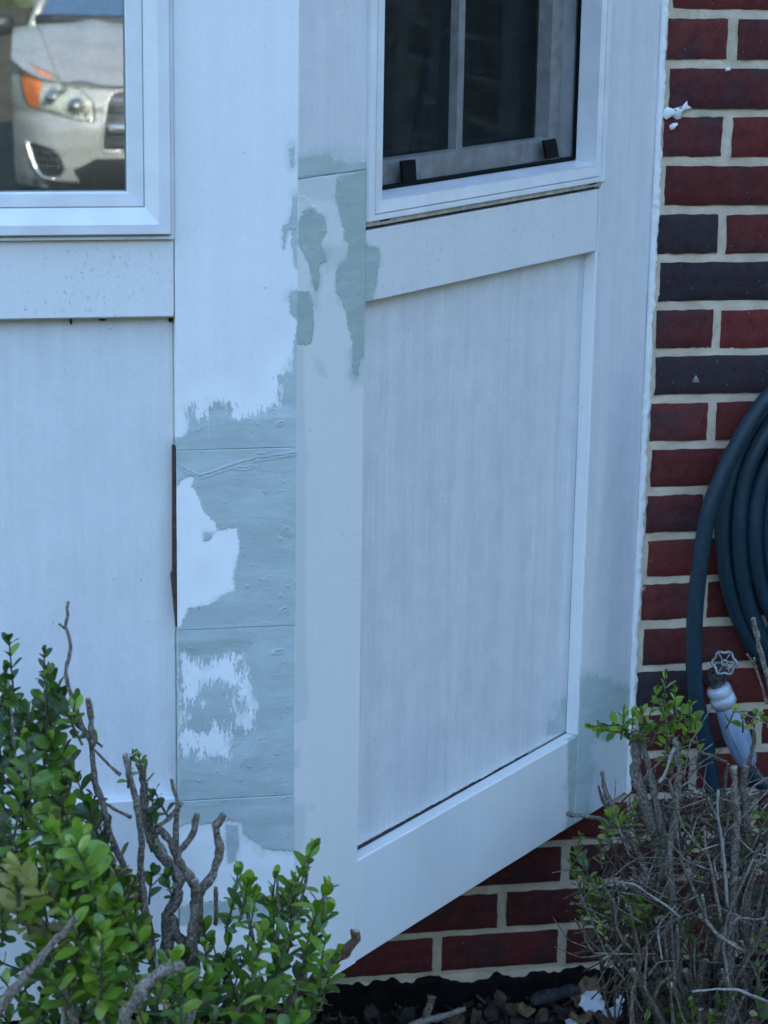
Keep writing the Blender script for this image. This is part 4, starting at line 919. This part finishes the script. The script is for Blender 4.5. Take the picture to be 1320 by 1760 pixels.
for k in range(170):                          # thin crossing twigs
    x, y = in_poly(poly); Y = RY + random.uniform(-.17,.10); a_ = at(x, y, Y); th = random.uniform(-3.4,.3); L = random.uniform(.03,.10)
    p1 = a_ + Vector((math.cos(th)*L*.5, random.uniform(-.02,.02), -math.sin(th)*L*.5)); p2 = p1 + Vector((math.cos(th+.5)*L*.5, random.uniform(-.02,.02), -math.sin(th+random.uniform(-.2,.6))*L*.5))
    RS.branch([a_, p1, p2], .0013, .0006, random.choices(('bark','bark_pale','bark_dark'), (5,1,5))[0], wob=.4, k=3, seg=6, name='twig')
for k in range(620):                          # the thicket of fine dead wood inside
    x, y = in_poly(poly); x = max(x, 1040+random.uniform(0,40)); Y = RY + random.uniform(-.10,.17); a_ = at(x, y, Y); L = random.uniform(.03,.08); th = random.gauss(-1.57, .9)
    p1 = a_ + Vector((math.cos(th)*L*.5+random.uniform(-.006,.006), random.uniform(-.015,.015), math.sin(th)*L*.5)); p2 = p1 + Vector((math.cos(th)*L*.5, random.uniform(-.015,.015), math.sin(th)*L*.5))
    RS.tw.tube([a_, p1, p2], [.0007,.0011,.0014], 5, True)
for k in range(14):
    e = at(random.uniform(1060,1380), random.uniform(1640,1760), RY+random.uniform(-.1,.1)); b_ = Vector((at(1200,1760,RY).x+random.uniform(-.08,.08), RY+random.uniform(-.06,.06), -0.03))
    RS.branch([b_, b_.lerp(e,.5)+Vector((random.uniform(-.03,.03),0,0)), e], .008, .005, 'bark_dark', wob=.5)
for tx, ty, n_, L in ((1144,1163,7,.085),(1160,1185,5,.06),(1130,1190,5,.06),(1148,1215,6,.06),(1170,1225,5,.05),(1185,1212,4,.045),(1195,1240,4,.05),(1178,1262,4,.04),(1145,1260,4,.05),(1160,1290,4,.04),(1072,1222,5,.045),(1088,1230,4,.04),(1102,1226,4,.045),(1110,1250,4,.035),(1060,1395,4,.035),(1048,1402,4,.03),(1090,1390,4,.04),(1102,1550,4,.04),(1092,1575,4,.04),(1108,1575,3,.03),(1015,1540,4,.04),(1008,1555,4,.035),(1022,1560,3,.03)):
    RS.sprig(at(tx,ty,-.38), (random.uniform(-.3,.3), random.uniform(-.4,.1), 1), L, n_, .0175, BRI if ty < 1420 else MIDW)
for tx, ty in ((1017,1248),(1032,1255)): RS.sprig(at(tx,ty,-.37), (-1,-.2,.15), .045, 4, .0165, (.5,.4,.1,0,0))
grow(RS, [(985,1440),(1040,1430),(1030,1600),(990,1560)], 14, (-.40,-.30), (.03,.05), (3,4), (.014,.018), OLD, cx=1100)
grow(RS, [(1040,1400),(1320,1360),(1320,1640),(1030,1640)], 40, (-.42,-.28), (.025,.045), (2,4), (.013,.017), OLD, cx=1180)
grow(RS, [(1040,1660),(1320,1640),(1320,1760),(1060,1760)], 14, (-.46,-.32), (.03,.05), (3,4), (.014,.019), (.1,.45,.35,.08,.02), cx=1180)
for tx, ty in ((1262,1222),(1275,1232),(1300,1225),(1305,1400),(1312,1420),(1318,1240)): RS.sprig(at(tx,ty,-.42), (random.uniform(-1,.2),-.2,.4), .03, 2, .0165, (.35,.3,.1,.25,0))
for k in range(260):  # dense unseen foliage, added to block side light reaching under the bay
    x = random.uniform(.30,.75); Y = random.uniform(-.60,-.06)
    RS.sprig((x, Y, random.uniform(.06,.50)), (random.uniform(-.5,.5), random.uniform(-.5,.3), 1), .09, 6, .021, DARK)
for k in range(150):                          # more unseen foliage on the right, added to cut light below the bay
    x = random.uniform(.36,1.05); Y = random.uniform(-.62,-.12)
    RS.sprig((x, Y, random.uniform(.1,.62)), (random.uniform(-.5,.5), random.uniform(-.5,.3), 1), .09, 6, .02, MIDW)
for k in range(10):
    x = random.uniform(.40,.98); Y = random.uniform(-.5,-.2)
    RS.branch([(x+random.uniform(-.05,.05), Y, -.02), (x, Y+.01, .25), (x+random.uniform(-.06,.06), Y, random.uniform(.4,.55))], .006, .003, 'bark_dark')
RS.finish()

# ------------------------------------------------------------------ litter at the foot of the wall
def crumpled(name, c, sx, sy, col_mat, seed, amp, rough_edge=.25, n=9, rot=0.0, curl=0.0):
    V = []; 
    for j in range(n+1):
        for i in range(n+1):
            u = i/n*2-1; v = j/n*2-1; rr_ = 1+rough_edge*mnoise.noise((u*2+seed, v*2, seed))
            m_ = math.sqrt(max(1e-6, 1-min(.999, .42*u*u*v*v*2)))
            x = u*math.sqrt(1-v*v/2)*sx*rr_; y = v*math.sqrt(1-u*u/2)*sy*rr_
            z = amp*(mnoise.noise((u*1.6, v*1.6, seed*3)) + .5*mnoise.noise((u*4, v*4, seed))) + curl*(u*u)*sx
            xr = x*math.cos(rot)-y*math.sin(rot); yr = x*math.sin(rot)+y*math.cos(rot); V.append((c[0]+xr, c[1]+yr*.75, c[2]+abs(yr)*0.0+yr*.55+z))
    Fc = [(j*(n+1)+i, j*(n+1)+i+1, (j+1)*(n+1)+i+1, (j+1)*(n+1)+i) for j in range(n) for i in range(n)]
    o = mk(name, V, Fc, col_mat, None, True); md = o.modifiers.new('thickness', 'SOLIDIFY'); md.thickness = 0.0006; return o
dl = [simple('dry_leaf_tan', (0.20,0.12,0.06), 0.8, .5, 60), simple('dry_leaf_brown', (0.085,0.05,0.028), 0.85, .5, 60), simple('dry_leaf_dark', (0.03,0.022,0.016), 0.85, .5, 60)]
chip = simple('white_paint_scrap', (0.66,0.70,0.72), 0.6, .15, 60)
def gp_(px, py, z): p = atz(px, py, z); return (p.x, min(p.y, -0.022), z)
tag(crumpled('paint_scrap', gp_(1018,1722,.020), .021, .019, chip, 3.3, .006, .5, rot=.5), 'larger crumpled white paint scrap on dry leaves by the tar band', 'paint scrap')
tag(crumpled('paint_scrap', gp_(1050,1742,.014), .020, .010, simple('pale_blue_scrap', (0.42,0.52,0.56), .6), 5.1, .004, .4, rot=.4), 'pale blue paint scrap just right of the larger white scrap', 'paint scrap')
tag(crumpled('paint_scrap', gp_(1064,1716,.022), .008, .010, chip, 6.7, .003, .4), 'tiny white paint scrap nearest the pruned shrub', 'paint scrap')
tag(crumpled('paint_scrap', gp_(984,1757,.006), .008, .011, chip, 8.7, .003, .4, rot=1.2), 'small white paint scrap at the bottom picture edge', 'paint scrap')
tag(crumpled('dry_leaf', gp_(1006,1712,.018), .030, .020, dl[0], 1.4, .008, .35, rot=.8, curl=.25), 'tan dry leaf curled behind the white paint scrap', 'dry leaf')
DLAB = ['brown dry leaf left of the charcoal bark chunk', 'curled brown leaf just below the charcoal bark chunk', 'tan curled leaf under the middle of the bark chunk', 'brown leaf between bark chunk and bottom edge', 'blackened leaf beside the tan leaf and white scrap', 'blackened leaf right of the forked stick', 'brown leaf below the pale blue paint scrap', 'brown leaf at the bottom edge right of the stick', 'blackened leaf at the bottom edge under the bark chunk', 'brown leaf against the pruned shrub near paint scraps', 'tan leaf under the larger white paint scrap', 'blackened leaf left of the forked stick', 'leftmost blackened leaf below the bay corner', 'brown leaf touching the side limb of the forked stick']
spots = [(860,1722,1),(880,1735,1),(905,1738,0),(932,1748,1),(965,1738,2),(845,1745,2),(1040,1755,1),(820,1756,1),(890,1756,2),(1090,1750,1),(1000,1752,0),(700,1750,2),(640,1745,2),(780,1758,1)]
for i, (x, y, c) in enumerate(spots):
    tag(crumpled('dry_leaf', gp_(x, y, .010+random.uniform(0,.008)), random.uniform(.010,.018), random.uniform(.008,.013), dl[c], i*1.9+.3, .0028, .5, rot=random.uniform(0,3), curl=random.uniform(.1,.5)), DLAB[i], 'dry leaf', 'dry leaves in the mulch')
mb = MB(); a_ = Vector(gp_(912,1722,.02)); b_ = Vector(gp_(996,1700,.028)); mb.tube([a_.lerp(b_, t)+Vector((0,0,.002*mnoise.noise((t*5,0,0)))) for t in np.linspace(0,1,9)], [.008,.011,.012,.012,.011,.011,.010,.009,.006], 7, True, 0, .8)
tag(mb.build('bark_chunk', simple('charcoal_bark', (0.045,0.045,0.05), .8, .4, 90, .5, .003), None, True), 'charcoal grey chunk of bark lying against the tar band', 'bark')
stick = root('broken_stick', gp_(735,1758,.0), 'forked bleached stick lying below the bay at the bottom edge', 'stick')
mb = MB(); w = [at(x, y, -.10) for x, y in ((742,1712),(738,1730),(732,1748),(726,1775))]; mb.tube(spline(w,4), .0062, 9, True, 0, .5); mb.build('upright', M['bark'], stick, True)
mb = MB(); w = [at(x, y, -.102) for x, y in ((800,1735),(785,1738),(765,1745),(745,1750),(715,1760),(690,1775))]; P_ = spline(w,4); mb.tube(P_, [.0035+.004*i/len(P_) for i in range(len(P_))], 9, True, 0, .9); mb.build('side_limb', M['bark_pale'], stick, True)
mb = MB(); mb.tube(spline([at(x, y, -.06) for x, y in ((742,1712),(738,1712))], 2), .002, 5)
mb = MB()                                       # mulch chips: a mass nobody could count
for k in range(1500):
    x = random.uniform(-1.3,.7); y = -abs(random.gauss(0,.5))*random.random()-.02; z = ground_z(y)+.03+.012*random.random()
    q = Quaternion((random.random(), random.uniform(-.4,.4), random.uniform(-.4,.4), random.uniform(-1,1))).normalized(); L, W_, H = random.uniform(.008,.028), random.uniform(.003,.008), random.uniform(.0015,.004)
    mb.box8([Vector((x,y,z)) + q @ Vector((a*L*(1-.3*random.random()), b*W_, c*H)) for c in (-.5,.5) for a, b in ((-.5,-.5),(.5,-.5),(.5,.5),(-.5,.5))], random.choice((0,0,0,1)))
o = mb.build('mulch_chips', None, None, False, [dl[2], dl[1]]); o['kind'] = 'stuff'; o['label'] = 'dark shredded mulch chips covering the bed below the bay'; o['category'] = 'mulch'

# ------------------------------------------------------------------ silver car on the driveway behind the photographer, seen mirrored in the front pane
def car_paint():
    mt, nt, out = new_mat('silver_car_paint'); pos = position(nt)
    n = noise(nt, pos, 900, 2); dust = ramp(nt, noise(nt, pos, 6, 4), .35, .75)
    col = mix(nt, dust, (0.33,0.325,0.31), (0.26,0.255,0.24)); col = mix(nt, ramp(nt, n, .4, .7, 0, .25), col, (0.44,0.43,0.40))
    principled(nt, out, col, 0.34, None, **{'Metallic': 0.3, 'Coat Weight': 0.3, 'Coat Roughness': 0.08}); return mt
cp = car_paint(); blk = simple('black_car_plastic', (0.014,0.014,0.015), .5); chrome = simple('bright_trim', (0.75,0.74,0.70), .18, .05, 20, 0, .0005, metallic=.9)
tyre = simple('tyre_rubber', (0.02,0.02,0.02), .8); amber = simple('amber_lens', (0.85,0.20,0.015), .35, .25, 60); cglass = glass('car_glass', 0.0, (0.10,0.12,0.12))
def lens_mat():
    mt, nt, out = new_mat('clear_headlight_lens'); 
    tr = nd(nt, 'ShaderNodeBsdfTransparent', {'Color': (.93,.93,.9,1)}); gl = nd(nt, 'ShaderNodeBsdfGlossy', {'Color': (1,1,1,1), 'Roughness': .04}); lw = nd(nt, 'ShaderNodeLayerWeight', {'Blend': .2})
    mx = nd(nt, 'ShaderNodeMixShader', {0: math_(nt, 'MULTIPLY_ADD', lw.outputs['Fresnel'], .5, .01), 1: tr.outputs[0], 2: gl.outputs[0]}); nt.links.new(mx.outputs[0], out.inputs[0]); return mt
CY = -11.62; CX = 0.295; CZ = ground_z(CY)
car = root('parked_car', (CX, CY, CZ), 'silver car reflected in the front window pane, amber corner on its headlight', 'car')
HW = 0.905
def plan(x): a = abs(x)/HW; return -0.10*a**2 - 0.36*a**7
def prof_y(z):
    pts = [(0.20,-.10),(0.27,-.045),(0.36,-.015),(0.46,0.0),(0.56,0.0),(0.64,-.015),(0.72,-.045),(0.79,-.08),(0.85,-.14),(0.95,-.26),(1.0,-.36)]
    for (a, b), (c, d) in zip(pts, pts[1:]):
        if z <= c: return b + (d-b)*max(0, (z-a)/(c-a))
    return pts[-1][1]
def nose(x, z, off=0.0):
    bulge = -0.02*math.exp(-((z-.645)/.03)**2)*(1 if abs(x) > .3 else .4)
    return (CX+x, CY+plan(x)+prof_y(z)+bulge+off, CZ+z)
def hood_z(x, y):           # y measured back from the nose
    a = abs(x)/HW; t = min(1, max(0, (-y-.06)/1.25)); ridge = 0.018*math.exp(-((abs(x)-.50+.10*t)/.07)**2)
    return 0.79 + 0.36*math.sin(t*math.pi/2) - 0.055*a**4 + ridge
nx, nz = 90, 44
V = []; Fc = []
for j in range(nz+1):
    z = .20+(.875-.20)*j/nz
    for i in range(nx+1):
        u = i/nx*2-1; x = HW*math.sin(u*math.pi/2)**1 if True else 0
        zz = z if z < .70 else .70 + (z-.70)*((hood_z(x, plan(x)+prof_y(.80))-.70)/.175)
        V.append(nose(x, zz))
Fc = [(j*(nx+1)+i, (j+1)*(nx+1)+i, (j+1)*(nx+1)+i+1, j*(nx+1)+i+1) for j in range(nz) for i in range(nx)]
mk('bumper', V, Fc, cp, car, True)
def top_grid(x_of, y0, y1, n, m_, off):
    V = []
    for j in range(m_+1):
        t = j/m_
        for i in range(n+1):
            u = i/n*2-1; x = x_of(u, t); yf = y0(x); y = yf+(y1(x)-yf)*t
            V.append((CX+x, CY+y, CZ+hood_z(x, y)+off))
    return V, [(j*(n+1)+i, j*(n+1)+i+1, (j+1)*(n+1)+i+1, (j+1)*(n+1)+i) for j in range(m_) for i in range(n)]
V, Fc = top_grid(lambda u, t: HW*math.sin(u*math.pi/2), lambda x: plan(x)+prof_y(.80), lambda x: -1.30+.12*(abs(x)/HW)**2, 70, 40, 0.0); mk('fender', V, Fc, cp, car, True)
V, Fc = top_grid(lambda u, t: u*(.60+.15*t**.6), lambda x: plan(x)+prof_y(.80)+.012, lambda x: -1.12+.10*(abs(x)/HW)**2, 50, 40, 0.008); n0 = len(V)
for i in range(51): V.append((V[i][0], V[i][1]-.004, V[i][2]-.025))
Fc += [(i, n0+i, n0+i+1, i+1)[::-1] for i in range(50)]
mk('hood', V, Fc, cp, car, True)
mb = MB()                                       # sides, rear, roof as one shell
sec = [(-.46,.20,.80,.905),(-1.2,.22,1.00,.905),(-2.2,.22,1.04,.905),(-3.4,.24,1.06,.90),(-4.15,.30,1.05,.86),(-4.3,.35,.95,.80)]
for sx in (-1, 1):
    V = []
    for y, z0, z1, hw in sec:
        for k, f in enumerate((0,.25,.5,.75,1)):
            V.append((CX+sx*(hw+(-.03,.008,.012,.0,-.035)[k]), CY+y, CZ+z0+(z1-z0)*f))
    mb.add(V, [(i*5+k, i*5+k+1, (i+1)*5+k+1, (i+1)*5+k) for i in range(len(sec)-1) for k in range(4)])
mb.add([(CX-.8,CY-4.3,CZ+.35),(CX+.8,CY-4.3,CZ+.35),(CX+.8,CY-4.25,CZ+1.65),(CX-.8,CY-4.25,CZ+1.65)], [(0,1,2,3)])
mb.build('body_side', cp, car, True)
mb = MB(); R_ = []
for y, z, hw in ((-1.85,1.58,.56),(-2.1,1.66,.60),(-3.0,1.69,.61),(-3.9,1.66,.60),(-4.3,1.58,.58)):
    R_ += [(CX-hw,CY+y,CZ+z-.03),(CX-hw*.6,CY+y,CZ+z+.01),(CX,CY+y,CZ+z+.02),(CX+hw*.6,CY+y,CZ+z+.01),(CX+hw,CY+y,CZ+z-.03)]
mb.add(R_, [(i*5+k, i*5+k+1, (i+1)*5+k+1, (i+1)*5+k) for i in range(4) for k in range(4)]); mb.build('roof', cp, car, True)
mb = MB(); V = []
for j in range(9):
    t = j/8
    for i in range(13):
        u = i/12*2-1; hw = .74-.18*t; V.append((CX+u*hw, CY-1.12-.78*t+.10*(1-u*u)*(1-.5*t)-.06, CZ+1.145+.46*t))
mb.add(V, [(j*13+i, j*13+i+1, (j+1)*13+i+1, (j+1)*13+i) for j in range(8) for i in range(12)]); mb.build('windscreen', cglass, car, True)
mb = MB(); mb.tube([(CX-.76+1.52*k/12, CY-1.20+.11*(1-(k/6-1)**2), CZ+1.150) for k in range(13)], .035, 8); mb.build('cowl', blk, car, True)
mb = MB()
for sx in (-1, 1):
    mb.tube([(CX+sx*.79,CY-1.20,CZ+1.10),(CX+sx*.60,CY-1.88,CZ+1.57)], .03, 8); mb.box((CX+sx*.80-.03*(1-sx)/2-.0, CY-4.2, CZ+1.0), (CX+sx*.80+.03*(1+sx)/2, CY-4.0, CZ+1.6))
mb.build('pillar', cp, car, True)
for sx in (-1, 1):
    mb = MB(); mb.add([(CX+sx*.80,CY-1.32,CZ+1.06),(CX+sx*.855,CY-4.1,CZ+1.06),(CX+sx*.60,CY-4.1,CZ+1.58),(CX+sx*.60,CY-1.92,CZ+1.58)], [(0,1,2,3)]); mb.build('side_glass', cglass, car)
    mm = MB(); c_ = Vector((CX+sx*1.01, CY-1.52, CZ+1.10))
    for (dy, s_) in ((0,.0),(.0,1)): pass
    V = [];
    for j in range(7):
        t = j/6*math.pi
        for i in range(12):
            p_ = 2*math.pi*i/12; V.append(c_ + Vector((.105*math.copysign(abs(math.cos(p_))**.6, math.cos(p_))*math.sin(max(.12,t*.96)), .06*math.cos(t), .075*math.copysign(abs(math.sin(p_))**.6, math.sin(p_))*math.sin(max(.12,t*.96)))))
    mm.add(V, [(j*12+i, j*12+(i+1) % 12, (j+1)*12+(i+1) % 12, (j+1)*12+i) for j in range(6) for i in range(12)]); mm.tube([c_-Vector((sx*.08,0,.04)), c_-Vector((sx*.2,0,.07))], .025, 8)
    mm.build('side_mirror', blk, car, True)
for sx in (-1, 1):
    for y in (-.98, -3.55):
        mb = MB(); x0 = CX+sx*.70; x1 = CX+sx*.895
        prof = [(0,.20),(0,.30),(.15,.335),(.85,.335),(1,.30),(1,.21),(.93,.20),(.90,.02)]
        mb.tube([(x0+(x1-x0)*t+1e-4*k, CY+y, CZ+.335) for k, (t, r) in enumerate(prof)], [r for t, r in prof], 28); o = mb.build('wheel', tyre, car, True)
        mb = MB(); mb.tube([(CX+sx*.885, CY+y, CZ+.335), (CX+sx*.892, CY+y, CZ+.335)], [.20,.19], 24); mb.build('rim', chrome, o, True)
def patch(name, poly, mat, off, parent, n=14, dome=0.0):
    """a panel laid on the nose, its outline given across and up"""
    bm = bmesh.new(); vs_ = [bm.verts.new((x, 0, z)) for x, z in poly]; bm.faces.new(vs_)
    bmesh.ops.triangulate(bm, faces=bm.faces[:]); 
    for _ in range(4): bmesh.ops.subdivide_edges(bm, edges=[e for e in bm.edges if e.calc_length() > .03], cuts=1, use_grid_fill=True)
    P = np.array([(v.co.x, v.co.z) for v in bm.verts]); d = sdf(poly, P)
    V = [nose(x, z, off + dome*min(1, max(0, dd)/.05)**.5 if dome else off) for (x, z), dd in zip(P, d)]
    Fc = [[v.index for v in f.verts] for f in bm.faces]; bm.verts.index_update(); Fc = [[v.index for v in f.verts] for f in bm.faces]; bm.free()
    return mk(name, V, Fc, mat, parent, True)
def inset(poly, s): 
    c = np.mean(np.array(poly), 0); return [tuple(c+(np.array(p)-c)*s) for p in poly]
for sx in (-1, 1):
    f = lambda L: [(sx*x, z) for x, z in L]
    H = [(.83,.90),(.80,.925),(.72,.885),(.60,.83),(.50,.775),(.445,.72),(.44,.615),(.55,.628),(.70,.668),(.80,.69),(.83,.74),(.845,.82)]
    hl = patch('headlight', f(H), simple('headlight_housing', (0.62,0.61,0.54), .3, .35, 45, metallic=.35), .006, car)
    patch('housing_rim', f(inset(H, 1.06)), blk, .003, hl)
    A = [(.72,.882),(.80,.922),(.828,.90),(.842,.82),(.828,.74),(.80,.693),(.745,.68),(.74,.74),(.765,.80),(.73,.835),(.66,.852)]
    patch('turn_signal', f(A), amber, .012, hl)
    for (bx_, bz_, r_) in ((.535,.700,.052),(.655,.745,.052),(.60,.785,.022),(.71,.71,.016),(.48,.655,.016)):
        mb = MB(); c_ = Vector(nose(sx*bx_, bz_, .008)); rings = [(0,1.0),(.010,.98),(.012,.85),(.004,.55),(.012,.4),(.022,.25),(.024,.02)]
        mb.tube([c_+Vector((0,d_,0)) for d_, q_ in rings], [r_*q_ for d_, q_ in rings], 16); mb.build('bulb', chrome, hl, True)
    patch('lens', f(inset(H, .99)), lens_mat(), .016, hl, dome=.018)
    FG = [(.80,.475),(.77,.48),(.66,.45),(.62,.40),(.60,.33),(.63,.285),(.73,.275),(.77,.33)]
    fg = patch('fog_recess', f(FG), blk, .004, car)
    for z_ in (.345,.385,.425): mb = MB(); mb.tube([nose(sx*x, z_, .008) for x in np.linspace(.63,.76,8)], .006, 6); mb.build('slat', simple('dark_grey_plastic', (.05,.05,.05), .5), fg, True)
    mb = MB(); mb.tube(spline([nose(sx*x, z, .010) for x, z in ((.82,.48),(.81,.43),(.79,.36),(.765,.31),(.73,.275),(.66,.265))], 4), .011, 8); mb.build('fog_trim', chrome, fg, True)
G = [(-.38,.60),(-.355,.73),(-.325,.775),(-.28,.79),(.28,.79),(.325,.775),(.355,.73),(.38,.60),(.39,.47),(.37,.44),(-.37,.44),(-.39,.47)]
gr = patch('grille', G, blk, .004, car)
for z_, r_, mt_ in ((.735,.008,'c'),(.70,.006,'d'),(.665,.006,'d'),(.572,.032,'c'),(.52,.006,'d'),(.478,.006,'d')):
    mb = MB(); mb.tube([nose(x, z_, .006+r_*.3) for x in np.linspace(-.345,.345,20)], r_, 8)
    mb.build('grille_bar', {'c': chrome, 'd': simple('grille_slat', (.04,.04,.045), .4), 'p': cp}[mt_], gr, True)
mb = MB(); mb.tube([nose(x, z, .006) for x, z in G+G[:1]], .009, 8, False); mb.build('grille_surround', cp, gr, True)
patch('lower_intake', [(-.42,.40),(.42,.40),(.55,.33),(.50,.235),(-.50,.235),(-.55,.33)], blk, .004, car)
patch('air_dam', [(-.80,.255),(.80,.255),(.78,.205),(-.78,.205)], blk, .006, car)
car.rotation_euler = (0, 0, R(3.0))
